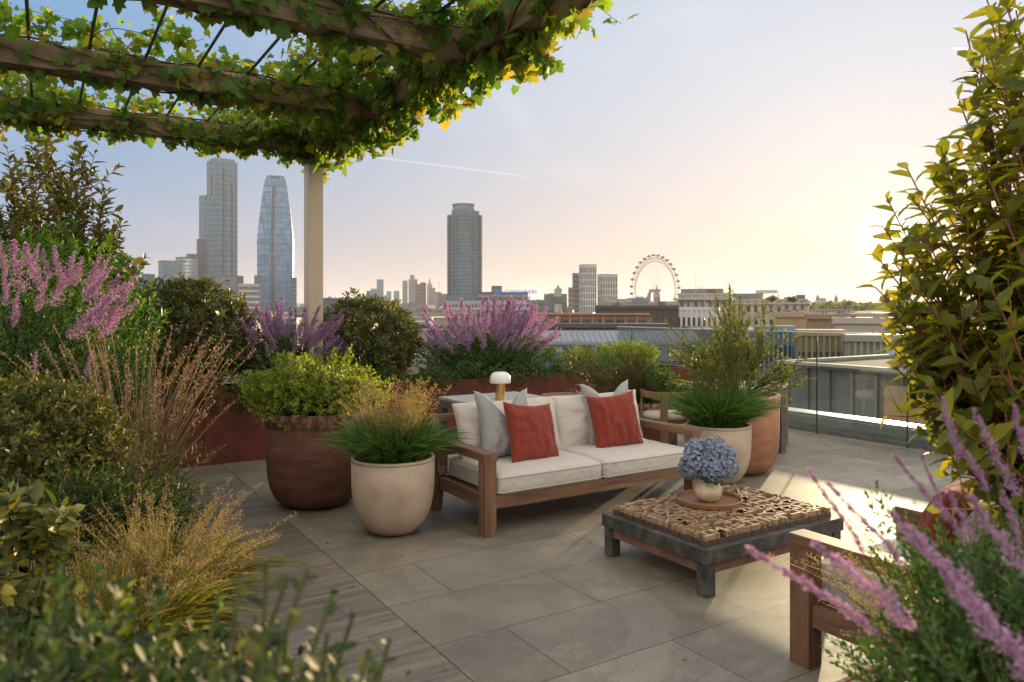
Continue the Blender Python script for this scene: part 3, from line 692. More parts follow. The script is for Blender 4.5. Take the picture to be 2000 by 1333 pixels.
for chh in 'AEHIKLMNRSTUVWXYZDO':
    cu = bpy.data.curves.new('glyph', 'FONT'); cu.body = chh; cu.extrude = .2; cu.offset = .008; cu.resolution_u = 3
    og = bpy.data.objects.new('glyph', cu); C.objects.link(og); dg.update()
    me = bpy.data.meshes.new_from_object(og.evaluated_get(dg)); C.objects.unlink(og); bpy.data.objects.remove(og)
    co = np.array([v.co[:] for v in me.vertices]); lo, hi = co.min(0), co.max(0); co = (co - lo) / (hi - lo)
    glyphs[chh] = (co, [tuple(p.vertices) for p in me.polygons])
cells = []
yb = TY0 + .052; rows = 8; rh = (TY1 - .045 - yb) / rows
for r_ in range(rows):
    x = TX0 + .05
    while x < TX1 - .05 - .03:
        wd = rl.choice((.07, .085, .10, .12)); wd = min(wd, TX1 - .048 - x)
        if TX1 - .048 - (x + wd) < .035: wd = TX1 - .048 - x
        cells.append((x, x + wd, yb + r_ * rh, yb + (r_ + 1) * rh)); x += wd
cells.sort(key=lambda c: c[0] * sT + c[2] * cT)
far_g = MB(); far_b = MB()
for i, (x0, x1, y0, y1) in enumerate(cells):
    hb = TZ + .001 + .026 + rl.uniform(-.001, .002); hl = hb + .028 + rl.uniform(-.003, .004)
    g = .003
    base = MB().box(x0 + g, x1 - g, y0 + g, y1 - g, TZ + .0008, hb)
    co, fc = glyphs[rl.choice('EHTMWYITNAVXZLEHTMWH')]
    turn = rl.random() < .75
    a = co.copy()
    if turn: px_, py_ = a[:, 1].copy(), 1 - a[:, 0].copy()
    else: px_, py_ = a[:, 0].copy(), a[:, 1].copy()
    vx = x0 + .006 + px_ * (x1 - x0 - .012); vy = y0 + .006 + py_ * (y1 - y0 - .012); vz = hb + .0004 + a[:, 2] * (hl - hb)
    V = list(zip(vx, vy, vz))
    if i < 98:
        lb = MB().poly(V, fc); o = loc_build(lb, 'letter_block', M['typewood'], ct, o_)
        loc_build(base, 'block_base', M['typedark'], o, o_)
    else: far_g.poly(V, fc); far_b.v.extend([]); far_b.poly(base.v, base.f)
fg = loc_build(far_g, 'letter_block_field', M['typewood'], ct, o_); fg['kind'] = 'stuff'
fb_ = loc_build(far_b, 'block_base', M['typedark'], fg, o_)

# tray, vase, hydrangeas
TZT = TZ + .055
tp = at(1384, 4.92); tp = Vector((tp.x, tp.y, TZT))
MBt = MB().lathe([(0, 0), (.200, 0), (.212, .004), (.218, .03), (.216, .033), (.210, .033), (.205, .01), (.198, .007), (0, .006)], 64)
tag(MBt.build('tray', woodm('tray_wood', (.26, .12, .06), (.44, .23, .12), 0, .6, .4), None, smooth=False, loc=tp), 'round wooden tray with raised lip on the type blocks', 'tray')
vz = TZT + .0075
vp = Vector((tp.x + .008, tp.y + .01, vz))
prof = [(0, 0), (.048, 0), (.068, .012), (.088, .045), (.092, .07), (.082, .10), (.058, .125), (.043, .14), (.043, .15), (.052, .162), (.048, .162), (.039, .15), (.038, .14), (0, .13)]
tag(MB().lathe(prof, 56).build('vase', M['vase'], None, smooth=True, loc=vp), 'squat cream glazed vase on the wooden tray', 'vase')
bq = empty('hydrangea_bouquet', (vp.x, vp.y, vz + .14), 0, 'blue hydrangea heads standing in the cream vase', 'flowers')
right = Vector((cT, -sT, 0)); fwd = Vector((sT, cT, 0))
rg = np.random.default_rng(4)
for k, (dx, dz, dy, r_) in enumerate(((-.10, .075, -.02, .088), (.012, .05, -.075, .078), (.115, .055, -.01, .075), (.045, .155, .03, .09), (-.06, .145, .05, .085), (.03, .09, .10, .085), (-.11, .03, .06, .07), (.12, .11, .07, .07))):
    c = right * dx + fwd * dy + Vector((0, 0, dz + .03))
    fb = FB(40 + k); nfl = 95
    i = np.arange(nfl) + .5; ph = np.arccos(1 - 2 * i / nfl); ga = i * 2.39996
    dirs = np.stack([np.sin(ph) * np.cos(ga), np.sin(ph) * np.sin(ga), np.cos(ph)], 1) + rg.normal(size=(nfl, 3)) * .08; dirs = nrmz(dirs)
    cen = np.array(c)[None] + dirs * (r_ * rg.uniform(.86, 1.04, (nfl, 1)))
    ta = nrmz(np.cross(dirs, rg.normal(size=(nfl, 3)))); tb = np.cross(dirs, ta)
    for q in range(4):
        an = q * PI / 2; dd = ta * math.cos(an) + tb * math.sin(an) + dirs * .35
        pt = (np.array([(0, 0, 0), (-.42, .45, .06), (-.3, .9, .16), (0, 1, .1), (.3, .9, .16), (.42, .45, .06)]), np.array([(0, 5, 4), (0, 4, 3), (0, 3, 2), (0, 2, 1)]))
        fb.add(pt, cen, dd, dirs, rg.uniform(.017, .023, nfl))
    fb.build('flower_head', M['hydra'], bq)
    MB().tube([(0, 0, -.1), tuple(c * .35 + Vector((0, 0, -.02))), tuple(c)], .004, 5).build('flower_stem', M['greenstem'], bq)
fb = FB(3); n_ = 9; an = rg.random(n_) * 6.28
fb.add(T_leaf(.62, .12, .3), np.tile([0, 0, .03], (n_, 1)) + rg.normal(size=(n_, 3)) * .015, np.stack([np.cos(an), np.sin(an), np.full(n_, .1)], 1), np.tile([0, 0, 1.], (n_, 1)), .12)
fb.build('leaves', M['fine'], bq)

# ------------------------------------------------------------------ dining tables, lamp, chairs
slat = surf('slat_metal', [(.3, (.34, .345, .35)), (.7, (.44, .445, .45))], 8, .36)
def dining_table(x0, x1, y0, y1, label, lw=.06):
    c = ((x0 + x1) / 2, (y0 + y1) / 2, 0); t = empty('dining_table', c, 0, label, 'table')
    n_ = 9; m = MB(); w_ = (y1 - y0) / n_
    for k in range(n_): m.box(x0, x1, y0 + w_ * k + .002, y0 + w_ * (k + 1) - .002, .725, .75)
    loc_build(m, 'tabletop', slat, t, c, bevel=.002)
    m = MB(); m.box(x0 + .004, x1 - .004, y0 + .004, y0 + .034, .65, .7245); m.box(x0 + .004, x1 - .004, y1 - .034, y1 - .004, .65, .7245)
    m.box(x0 + .004, x0 + .034, y0 + .035, y1 - .035, .65, .7245); m.box(x1 - .034, x1 - .004, y0 + .035, y1 - .035, .65, .7245)
    loc_build(m, 'apron', M['charcoal'], t, c)
    for x in (x0 + .004, x1 - .004 - lw):
        for y in (y0 + .004, y1 - .004 - lw): loc_build(MB().box(x, x + lw, y, y + lw, 0, .6495), 'leg', M['charcoal'], t, c, bevel=.003)
    return t
dining_table(3.27, 4.15, 5.66, 6.52, 'charcoal slatted square table with a small lamp, behind the sofa')
dining_table(6.1, 7.02, 5.38, 6.30, 'charcoal slatted square table behind the terracotta pot by the glass', .075)
lp = at(977, 7.02, .7505)
lamp = empty('table_lamp', lp, 0, 'small cordless lamp with white dome shade and brass base on slatted table', 'lamp')
MB().lathe([(0, 0), (.046, 0), (.047, .004), (.047, .15), (.044, .154), (0, .154)], 40).build('base', M['brass'], lamp, bevel=0)
MB().lathe([(.0, .156), (.094, .156), (.0985, .162), (.0985, .195), (.093, .222), (.078, .245), (.055, .258), (0, .262)], 48).build('lamp_shade', M['opal'], lamp, smooth=True)
def chair(x, y, rz, label):
    """tub chair: four flat legs carrying a curved rail, origin at floor, faces +x"""
    t = empty('dining_chair', (x, y, 0), rz, label, 'chair', 'dining chairs at the slatted tables')
    R0 = .275
    n_ = 28; a0, a1 = R(62), R(298)
    vs = []; fs = []
    for k in range(n_ + 1):
        a = a0 + (a1 - a0) * k / n_
        for (rr, z_) in ((R0 - .012, .655), (R0 + .014, .655), (R0 + .02, .72), (R0 - .006, .72)): vs.append((rr * math.cos(a), rr * math.sin(a), z_))
    for k in range(n_):
        for j in range(4): fs.append((k * 4 + j, k * 4 + (j + 1) % 4, (k + 1) * 4 + (j + 1) % 4, (k + 1) * 4 + j))
    fs += [(3, 2, 1, 0), (n_ * 4, n_ * 4 + 1, n_ * 4 + 2, n_ * 4 + 3)]
    MB().poly(vs, fs).build('back_rail', M['oak'], t)
    for deg in (75, 140, 220, 285):
        a = R(deg); mt = Matrix.Rotation(a, 4, 'Z')
        MB().box(R0 - .012, R0 + .012, -.04, .04, 0, .6545, mt).build('leg', M['oak'], t, bevel=.002)
    MB().lathe([(0, .38), (.25, .38), (.255, .385), (.255, .41), (0, .412)], 40).build('seat_frame', M['oak'], t)
    MB().lathe([(0, .4125), (.235, .4125), (.262, .425), (.268, .45), (.255, .478), (.2, .49), (0, .492)], 40).build('seat_cushion', M['cream_fabric'], t, smooth=True)
    return t
chair(4.52, 6.12, PI, 'curved back wooden chair at the lamp table, its rail above the sofa cushions')
chair(5.78, 5.98, 0, 'curved back wooden chair between the mounded bush and the grass pot')
chair(7.28, 5.92, PI, 'curved back wooden chair next to the glass, behind the dark table leg')

# ------------------------------------------------------------------ pergola
pg = empty('pergola', (2.6, 8.35, 0), 0, 'timber pergola with metal rods on a champagne metal corner post, draped in vines', 'pergola')
o_ = (2.6, 8.35, 0)
def L2(mb, name, m, **k): return loc_build(mb, name, m, pg, o_, **k)
L2(MB().box(2.515, 2.685, 8.265, 8.435, .1, 3.369), 'post', M['postmetal'], bevel=.004)
L2(MB().box(2.512, 2.688, -1.0, 8.262, 3.37, 3.60), 'edge_beam', M['beam_y'], bevel=.006)
for y in (8.35, 6.52, 4.66, 2.8):
    x1 = 2.69 if y > 8 else 2.51
    L2(MB().box(-4.5, x1, y - .085, y - .003, 3.37, 3.56), 'beam', M['beam_x'], bevel=.005)
    L2(MB().box(-4.5, x1, y + .003, y + .085, 3.37, 3.56), 'beam', M['beam_x'], bevel=.005)
k = 0
for i in range(-6, 7):
    x = -.09 + .385 * i
    L2(MB().tube([(x, .5, 3.575), (x, 8.42, 3.575)], .0115, 8), 'rod', M['rod'])

# ------------------------------------------------------------------ plants
def V3(*a): return np.array(a, float)
def path(base, tip, k, bend, r):
    """curved stems from base to tip (n,3), bowing upward first"""
    t = np.linspace(0, 1, k)[None, :, None]; b = base[:, None]; e = tip[:, None]
    mid = b + (e - b) * .5; mid = mid.copy(); h = np.linalg.norm(e - b, axis=2, keepdims=True)
    mid[..., 2:] += h * bend; mid += r.normal(size=mid.shape) * h * .04
    return (1 - t) ** 2 * b + 2 * t * (1 - t) * mid + t * t * e
def bush(name, label, c, rx, ry, h, n, k, L_, W_, tmpl, mt, seed, up=.5, sl=.2, lump=.16, b0=.4, b1=1.25, inner=.5, low=-.75, cat='shrub', stem='stem', parent=None, off=(0, 0, 0), part='foliage', group=None, stems=True, sq=1.):
    r = np.random.default_rng(seed)
    if parent is None: t = empty(name, c, 0, label, cat, group)
    else: t = parent
    d = nrmz(r.normal(size=(n * 2, 3))); d = d[d[:, 2] > low][:n]; n = len(d)
    ph = r.random(6) * 6.28
    lm = 1 + lump * (np.sin(d[:, 0] * 4.1 + ph[0]) * np.sin(d[:, 1] * 4.7 + ph[1]) + .7 * np.sin(d[:, 2] * 7 + ph[2] + d[:, 0] * 6) + .5 * np.sin(d[:, 1] * 11 + ph[3]) * np.sin(d[:, 0] * 12 + ph[4])) 
    rf = (inner + (1 - inner) * r.random(n) ** .55) * lm * (1 + .05 * r.normal(size=n))
    sc = V3(rx, ry, h / 2); tips = d * sc * rf[:, None] + V3(*off) + V3(0, 0, h / 2)
    tips[:, 2] = np.maximum(tips[:, 2], .02 + off[2] + r.random(n) * .06)
    sd = nrmz(nrmz(d * sc) * .8 + V3(0, 0, up) + r.normal(size=d.shape) * .28)
    P, D, Nn, q = along(tips, sd, sl * (.7 + .6 * r.random(n)), k, r, b0, b1)
    fb = FB(seed); fb.add(tmpl, P, D, Nn, L_ * (.65 + .5 * r.random(len(P))) * (1 - .25 * (q < .12)), W_)
    fb.build(part, mt, t)
    if stems:
        m_ = min(n, 140); base = np.tile(V3(*off), (m_, 1)) + r.normal(size=(m_, 3)) * V3(rx, ry, 0) * .08
        base[:, 2] = -.07
        fb = FB(seed + 1); pts = path(base, tips[:m_], 6, .1, r); fb.stems(pts, np.linspace(.008, .002, 6)[None].repeat(m_, 0)); fb.build('stems', M[stem], t)
    return t
def spike_meshes(mt, nm, seed, n=3, wid=.20):
    out = []
    for v in range(n):
        r = np.random.default_rng(seed + v); nb = 84
        t = np.sort(r.random(nb)) ** .95; az = r.random(nb) * 6.28
        lb = wid * (1 - t) ** .75 * (.45 + .75 * r.random(nb)) + .012
        di = nrmz(np.stack([np.cos(az), np.sin(az), .55 + .9 * r.random(nb)], 1)); base = np.stack([.02 * np.sin(t * 6), .015 * np.sin(t * 5 + v), t], 1)
        m_ = 11; s_ = (np.arange(m_) + r.random((nb, m_))) / m_
        P = (base[:, None] + di[:, None] * (s_ * lb[:, None])[..., None] + r.normal(size=(nb, m_, 3)) * .007).reshape(-1, 3)
        D = nrmz(r.normal(size=P.shape) + np.repeat(di, m_, 0) * .6); fb = FB(seed)
        fb.add(T_small(.7, .1), P, D, r.normal(size=P.shape), .018 + .022 * r.random(len(P)))
        fb.stems(base[None, ::8] * 1., np.linspace(.008, .003, len(base[::8]))[None]); 
        o = fb.build('flower_spike', mt); out.append(o)
    return out
spk = {'pink': spike_meshes(M['pink'], 'p', 70), 'violet': spike_meshes(M['violet'], 'v', 80)}
spare = spk['pink'] + spk['violet']
thin_spk = spike_meshes(M['pink'], 't', 90, 2, .085); spare += thin_spk
def put_spike(src, parent, p, d, ln, fat, r):
    """p, d local to parent"""
    o = bpy.data.objects.new('flower_spike', src.data); C.objects.link(o); o.parent = parent
    d = Vector(d).normalized(); q = d.to_track_quat('Z', 'Y')
    o.rotation_mode = 'QUATERNION'; o.rotation_quaternion = q @ Vector((0, 0, 1)).rotation_difference(Vector((0, 0, 1)))
    o.scale = (ln * fat * 1.15, ln * fat * 1.15, ln); o.location = p
    return o
def astilbe(label, c, rx, ry, h, nsp, ln, seed, mixv=.4, lean=(0, 0), nleaf=900, fol='fine', zspread=1., kmin=0.):
    r = np.random.default_rng(seed)
    t = bush('astilbe', label, c, rx, ry, h, nleaf, 12, .036, 1., T_small(.5, .1), M[fol], seed, up=.5, sl=.15, lump=.14, inner=.35, cat='flowering plant', stem='greenstem')
    st = []
    for i in range(nsp):
        az = (PI + r.random() * PI) if r.random() < .55 else r.random() * 6.28; el = (kmin + (1 - kmin) * r.random()) ** .8 * 1.4 * zspread
        d = Vector((math.cos(az) * math.cos(el), math.sin(az) * math.cos(el), math.sin(el)))
        s_ = .72 + .22 * r.random()
        p = Vector((d.x * rx * s_, d.y * ry * s_, h * .5 + d.z * h * .5 * s_))
        dd = Vector((d.x * .8 + lean[0], d.y * .6 + lean[1], .42 + d.z * .7)) + Vector(r.normal(size=3)) * .13
        l = ln * (.6 + .55 * r.random()) * (1 if el > .4 else .7)
        k = 'violet' if (r.random() < mixv + (.35 if d.z < .35 else -.15)) else 'pink'
        put_spike(spk[k][r.integers(0, 3)], t, p, dd, l, .75 + .45 * r.random(), r); st.append((p, dd.normalized()))
    m_ = len(st); b = np.zeros((m_, 3)); b[:, :2] = r.normal(size=(m_, 2)) * rx * .12; e = np.array([tuple(p + d * .02) for p, d in st])
    fb = FB(seed + 5); fb.stems(path(b, e, 6, .12, r), np.linspace(.006, .0028, 6)[None].repeat(m_, 0)); fb.build('flower_stems', M['greenstem'], t)
    return t
def grass(parent, n, ln, r0, w, mt, seed, droop=.5, spread=.6, part='blades', k=7, stiff=1.6, off=(0, 0, 0), lean=(0, 0)):
    r = np.random.default_rng(seed); az = r.random(n) * 6.28; rr = r0 * np.sqrt(r.random(n)); l = ln * (.55 + .5 * r.random(n))
    base = np.stack([rr * np.cos(az), rr * np.sin(az), np.zeros(n)], 1) + V3(*off); az2 = az + r.normal(size=n) * .6
    h = np.stack([np.cos(az2), np.sin(az2)], 1) * (spread * (.15 + .85 * r.random(n)))[:, None] + V3(*lean)
    t = np.linspace(0, 1, k); hn = np.linalg.norm(h, axis=1)
    pts = np.zeros((n, k, 3)); pts[..., :2] = base[:, None, :2] + h[:, None] * (l[:, None] * t[None] ** stiff)[..., None]
    pts[..., 2] = base[:, None, 2] + l[:, None] * (t[None] - droop * hn[:, None] * t[None] ** 2.3)
    fb = FB(seed); fb.strips(pts, (w * np.array([.7] + [1] * (k - 3) + [.7, .06]))[None].repeat(n, 0)); o = fb.build(part, mt, parent)
    return pts
def plumes(parent, pts, mt, stem_m, seed, top=.4, rad=.035, ns=70, size=.008, part='seed_heads', sr=.0013, branch=True):
    """fine stems with airy seed heads on their last part"""
    r = np.random.default_rng(seed); n, k, _ = pts.shape
    fb = FB(seed); fb.stems(pts, np.linspace(sr * 1.4, sr * .7, k)[None].repeat(n, 0)); fb.build('stalks', stem_m, parent)
    s_ = 1 - top * r.random((n, ns)) ** 1.0; f = s_ * (k - 1); i0 = np.clip(f.astype(int), 0, k - 2); fr = (f - i0)[..., None]
    idx = np.arange(n)[:, None]; P = pts[idx, i0] * (1 - fr) + pts[idx, i0 + 1] * fr
    rr = rad * ((1 - s_) / top * 1.1 + .08) ** .7 * (1.15 - .55 * (1 - s_) / top)
    az = r.random((n, ns)) * 6.28; rr = rr * r.random((n, ns)) ** .6
    D0 = np.stack([np.cos(az), np.sin(az), .9 + r.random((n, ns)) * .6], -1); P = P + D0 * rr[..., None]
    P = P.reshape(-1, 3); D = nrmz(D0.reshape(-1, 3) + r.normal(size=P.shape) * .5)
    fb = FB(seed + 1); fb.add(T_small(.45, .1), P, D, r.normal(size=P.shape), size * (.7 + .7 * r.random(len(P)))); fb.build(part, mt, parent)
def gc(parent_label, x0, x1, y0, y1, z0, z1, n, mt, seed, L_=.04):
    r = np.random.default_rng(seed); P = np.stack([x0 + (x1 - x0) * r.random(n), y0 + (y1 - y0) * r.random(n) ** 1.6, z0 + (z1 - z0) * r.random(n)], 1)
    P[:, 2] += .06 * np.sin(P[:, 0] * 5 + seed) + .04 * np.sin(P[:, 0] * 13)
    d = nrmz(np.stack([r.normal(size=n) * .6, -.6 + r.normal(size=n) * .5, .3 + r.normal(size=n) * .5], 1))
    Q, D, Nn, q = along(P, d, np.full(n, .11), 8, r)
    fb = FB(seed); fb.add(T_small(.5, .1), Q, D, Nn, L_ * (.7 + .5 * r.random(len(Q))))
    o = fb.build('ground_cover', mt); o['kind'] = 'stuff'; o['label'] = parent_label; o['category'] = 'ground cover'
    return o

OB = T_obov(.40); LF = T_leaf(.42); SM = T_small(.5)
# --- back planter, from the far end near the glass to the long end
bush('clipped_shrub', 'dark glossy rounded shrub in the steel planter, in front of the tall skyscrapers', (1.27, 8.66, .66), .74, .52, 1.27, 1050, 9, .088, 1.0, OB, M['dark'], 11, up=.5, sl=.06, lump=.09, b0=.65, b1=1.3, inner=.72)
bush('clipped_shrub', 'dark glossy rounded shrub just past the champagne metal post', (3.36, 8.66, .66), .68, .50, 1.12, 980, 9, .084, 1.0, OB, M['dark'], 13, up=.5, sl=.06, lump=.09, b0=.65, b1=1.3, inner=.72)
astilbe('purple plumed flowers at the foot of the pergola post', (2.36, 8.54, .66), .70, .44, .74, 70, .40, 21, .5, lean=(.08, 0))
astilbe('broad stand of pink and purple plumes in the planter below the round tower', (5.0, 8.60, .66), 1.14, .48, .72, 100, .46, 22, .35, nleaf=1600, kmin=.0)
bush('yellow_bush', 'small feathery yellow bush at the end of the row of pink plumes', (6.6, 8.62, .66), .34, .34, .47, 420, 14, .028, 1., T_small(.3), M['yellow'], 31, up=.7, sl=.12)
bush('yellow_bush', 'spreading yellow green bush filling the planter end beside the glass', (7.55, 8.62, .66), .58, .42, .48, 620, 10, .042, 1., SM, M['yellow'], 32, up=.4, sl=.14)
gc('low green trailing leaves spilling over the back planter edge', -1.2, 2.6, 8.05, 8.5, .62, .84, 1300, M['olive'], 41)
gc('low green leaves along the planter edge beneath the pink plumes', 2.7, 7.0, 8.07, 8.5, .66, .88, 1300, M['fine'], 42)
# --- pot plants
bush('pot_bush', 'yellow green small leaved bush spreading over the dark rust pot', (PA.x, PA.y, .66), .60, .56, .60, 1250, 14, .042, 1., SM, M['yellow'], 51, up=.35, sl=.22, lump=.2, b0=.7, b1=1.1, inner=.3, low=-.55)
g1 = empty('pot_grass', (PB.x, PB.y, .44), 0, 'dark green tufted grass with tan plumes in the pale pot by the sofa arm', 'grass')
grass(g1, 1900, .50, .20, .0038, M['grass'], 52, droop=.6, spread=.92)
pts = grass(g1, 95, .68, .15, .0010, M['ygrass'], 53, droop=.25, spread=.55, part='fine_blades')
plumes(g1, pts, M['seed'], M['straw'], 54, top=.45, rad=.042, ns=110, size=.011)
g2 = empty('pot_grass', (PC.x, PC.y, .44), 0, 'green tufted grass with tall thin stalks in the pale pot at the far sofa arm', 'grass')
grass(g2, 1700, .58, .18, .0038, M['grass'], 55, droop=.5, spread=1.0)
pts = grass(g2, 90, 1.05, .12, .0012, M['ygrass'], 56, droop=.15, spread=.42, part='fine_blades', stiff=1.2)
plumes(g2, pts, M['olive'], M['ygrass'], 57, top=.55, rad=.018, ns=46, size=.016)
# airy shrub in the terracotta pot
def branches(name, label, root, tips, mt, L_, W_, tmpl, seed, side=5, k=9, sl=.2, side_len=(.15, .35), bend=.12, stem='stem', cat='shrub', dens=1., sr=.010, jitter=.06, b0=.65, b1=1.35, main=.5):
    r = np.random.default_rng(seed); t = empty(name, root, 0, label, cat)
    tips = np.array([tuple(Vector(p) - Vector(root)) for p in tips]); n = len(tips)
    base = r.normal(size=(n, 3)) * V3(.07, .07, 0); K = 12; pts = path(base, tips, K, bend, r)
    fb = FB(seed); fb.stems(pts, np.linspace(sr, .0025, K)[None].repeat(n, 0), 5)
    T_, D_, ln = [], [], []
    for i in range(n):
        tot = np.linalg.norm(tips[i]); d = pts[i, -1] - pts[i, -2]; d = d / np.linalg.norm(d)
        T_.append(pts[i, -1]); D_.append(d); ln.append(sl)
        # leaves down the upper stem, as short shoots laid on it
        for j in range(K - 2, int(K * main), -1):
            dj = pts[i, j] - pts[i, j - 1]; l = np.linalg.norm(dj); T_.append(pts[i, j]); D_.append(dj / l); ln.append(l)
        for q in range(side):
            f = .35 + .6 * r.random(); j = min(K - 2, int(f * (K - 1))); p = pts[i, j]; d0 = pts[i, j + 1] - pts[i, j]; d0 /= np.linalg.norm(d0)
            dd = nrmz((d0 * .8 + r.normal(size=3) * .55 + V3(0, 0, .35))[None])[0]; l = r.uniform(*side_len) * (1.15 - f * .5)
            tip = p + dd * l; fb.stems(np.stack([p, (p + tip) / 2 + V3(0, 0, -.01), tip])[None], np.array([[.004, .003, .0018]]))
            T_.append(tip); D_.append(dd); ln.append(l * .85)
    fb.build('stems', M[stem], t)
    T_ = np.array(T_); D_ = nrmz(np.array(D_)); ln = np.array(ln)
    fb = FB(seed + 1)
    for lo, hi in ((0, .12), (.12, .2), (.2, 9)):
        s_ = (ln >= lo) & (ln < hi)
        if s_.any():
            kk = max(2, int(k * dens * min(1.6, (ln[s_].mean() / sl))))
            P, D, Nn, q = along(T_[s_], D_[s_], ln[s_], kk, r, b0, b1); fb.add(tmpl, P, D, Nn, L_ * (.6 + .55 * r.random(len(P))) * np.where(q < .1, .7, 1), W_)
    fb.build('foliage', mt, t)
    return t
r_ = np.random.default_rng(8)
tips = []
for i in range(46):
    px = r_.uniform(1300, 1565); yy = 790 - (225 - 1.15 * abs(px - 1425)) * r_.uniform(.45, 1.0)
    Y = 7.38 + r_.normal() * .22; tips.append(at(px, Y, zz(yy, Y)))
for px, py in ((1425, 565), (1447, 575), (1500, 585), (1400, 590), (1520, 620), (1560, 655), (1590, 740), (1300, 680), (1310, 640), (1575, 700)):
    tips.append(at(px, 7.38, zz(py, 7.38)))
branches('airy_shrub', 'tall airy shrub with narrow sunlit leaves in the terracotta pot', (PD.x, PD.y, .66), tips, M['willow'], .050, 1., T_leaf(.30, .06, .15), 61, side=8, k=16, sl=.24, side_len=(.12, .3), sr=.006, stem='greenstem', main=.3, b0=.35, b1=.9)
pe_r = at(1275, 8.5)
bush('pot_bush', 'dense green mounded bush in the pot behind the sofa', (pe_r.x, pe_r.y, .42), .36, .36, .62, 620, 12, .034, 1., SM, M['fine'], 62, up=.3, sl=.14, lump=.12, inner=.55)
r_ = np.random.default_rng(9); tw = at(1235, 8.35); tips = []
for i in range(70):
    px = r_.uniform(1092, 1290); yy = 700 + abs(px - 1200) * .25 + r_.random() * 85 - 30; Y = 8.3 + r_.normal() * .16; tips.append(at(px, Y, zz(yy, Y)))
branches('twiggy_bush', 'dark twiggy bush with fine needle leaves leaning out beside the green mound', (tw.x, tw.y, .48), tips, M['olive'], .030, 1., T_small(.22), 63, side=9, k=16, sl=.18, side_len=(.08, .2), sr=.004, main=.3)

# --- planting bed beside the plank path
c = at(70, 5.75, .36)
bush('bright_bush', 'bright green rounded bush behind the pink plumes at the photo edge', c, .80, .6, 1.86, 1500, 9, .072, 1., LF, M['bright'], 71, up=.6, sl=.14, lump=.1, inner=.7)
tips = []
for px, py in ((75, 262), (18, 292), (150, 270), (-40, 330), (185, 300), (40, 372), (120, 330), (212, 372), (235, 430), (248, 500), (195, 420), (95, 400), (0, 420), (160, 380), (205, 470), (60, 330), (140, 430), (255, 560), (225, 520), (-30, 400), (170, 470), (100, 300), (30, 440), (240, 600)):
    for q in range(2):
        Y = 6.4 + r_.normal() * .25; tips.append(at(px + r_.normal() * (3 if q == 0 else 16), Y, zz(py + (0 if q == 0 else 14 + 14 * r_.random()), Y)))
c = at(95, 6.4, .36)
branches('tall_laurel', 'tall upright laurel with bronze lit leaves below the end of the pergola beam', c, tips, M['laurel'], .105, 1., T_leaf(.40, .12, .16), 72, side=8, k=13, sl=.34, side_len=(.22, .5), sr=.011, stem='redstem', main=.35)
c = at(75, 4.95, .36)
t = bush('astilbe', 'big clump of leaning pink plumes over fine green leaves, beside the laurel', c, .72, .56, 1.42, 2300, 12, .034, 1., SM, M['fine'], 73, up=.5, sl=.15, lump=.12, inner=.5, cat='flowering plant', stem='greenstem')
for px, py, qx, qy, fat in ((8, 540, 2, 478, 1.1), (40, 575, 28, 475, 1.25), (75, 570, 52, 480, 1.3), (98, 545, 85, 490, 1.), (120, 560, 108, 485, 1.1), (70, 610, 92, 545, .9), (145, 560, 160, 505, 1.1), (165, 575, 195, 500, 1.), (25, 640, 35, 575, 1.), (185, 590, 205, 515, .9), (175, 640, 232, 545, 1.), (200, 650, 255, 560, .9), (165, 625, 262, 545, .8), (190, 660, 265, 590, .9), (130, 660, 205, 618, 1.), (150, 640, 215, 585, 1.1), (60, 545, 75, 480, 1.), (100, 600, 140, 525, 1.1), (130, 560, 145, 495, 1.2), (210, 625, 250, 575, .8), (160, 590, 215, 525, .9), (180, 560, 215, 500, .8), (10, 600, 12, 530, 1.), (64, 740, 72, 690, .8), (165, 745, 180, 690, .8)):
    Y = 4.55 + r_.normal() * .12; a_ = at(px, Y, zz(py, Y)); b_ = at(qx, Y - .05, zz(qy, Y - .05)); d = b_ - a_
    k = 'violet' if py > 680 else 'pink'
    put_spike(spk[k][r_.integers(0, 3)], t, a_ - c, d, d.length * 1.05, fat, r_)
# mid bush, stalk grass, sprigs, plume grass, broad leaved plant
c = at(18, 3.75, .36)
bush('rounded_bush', 'olive lit dense rounded bush in the bed, shoulder high beside the dry grass stalks', c, .56, .50, .90, 2100, 10, .044, 1., T_leaf(.40), M['olive'], 81, up=.35, sl=.07, lump=.05, inner=.82)
c = at(150, 3.25, .36)
bush('dark_ground_shrub', 'dark narrow leaved shrub low in the bed below the rounded bush', c, .52, .4, .55, 1000, 12, .055, 1., T_leaf(.18), M['near'], 82, up=.4, sl=.2, lump=.15, inner=.35)
c = at(262, 4.5, .36)
g3 = empty('stalk_grass', c, 0, 'clump of tall dry straw coloured stalks arching over the plank path', 'grass')
grass(g3, 420, .62, .14, .0028, M['ygrass'], 83, droop=.5, spread=.5)
pts = grass(g3, 135, 1.22, .13, .0012, M['straw'], 84, droop=.28, spread=.62, part='dry_blades', stiff=1.25)
plumes(g3, pts, M['straw'], M['straw'], 85, top=.28, rad=.012, ns=34, size=.014, sr=.0027)
tips = []
for px, py in ((437, 872), (395, 865), (345, 850), (320, 880), (300, 835), (268, 800), (360, 930), (400, 915), (280, 865), (250, 830), (310, 940), (240, 870), (330, 790), (290, 800), (260, 900)):
    Y = 3.7 + r_.normal() * .15; tips.append(at(px, Y, zz(py, Y)))
c = at(225, 3.75, .36)
branches('rosemary', 'rosemary like sprigs with needle leaves reaching over the path', c, tips, M['olive'], .042, 1., T_leaf(.13, .03, .05), 86, side=3, k=22, sl=.3, side_len=(.1, .22), bend=.05, sr=.005, b0=.9, b1=1.1, main=.25)
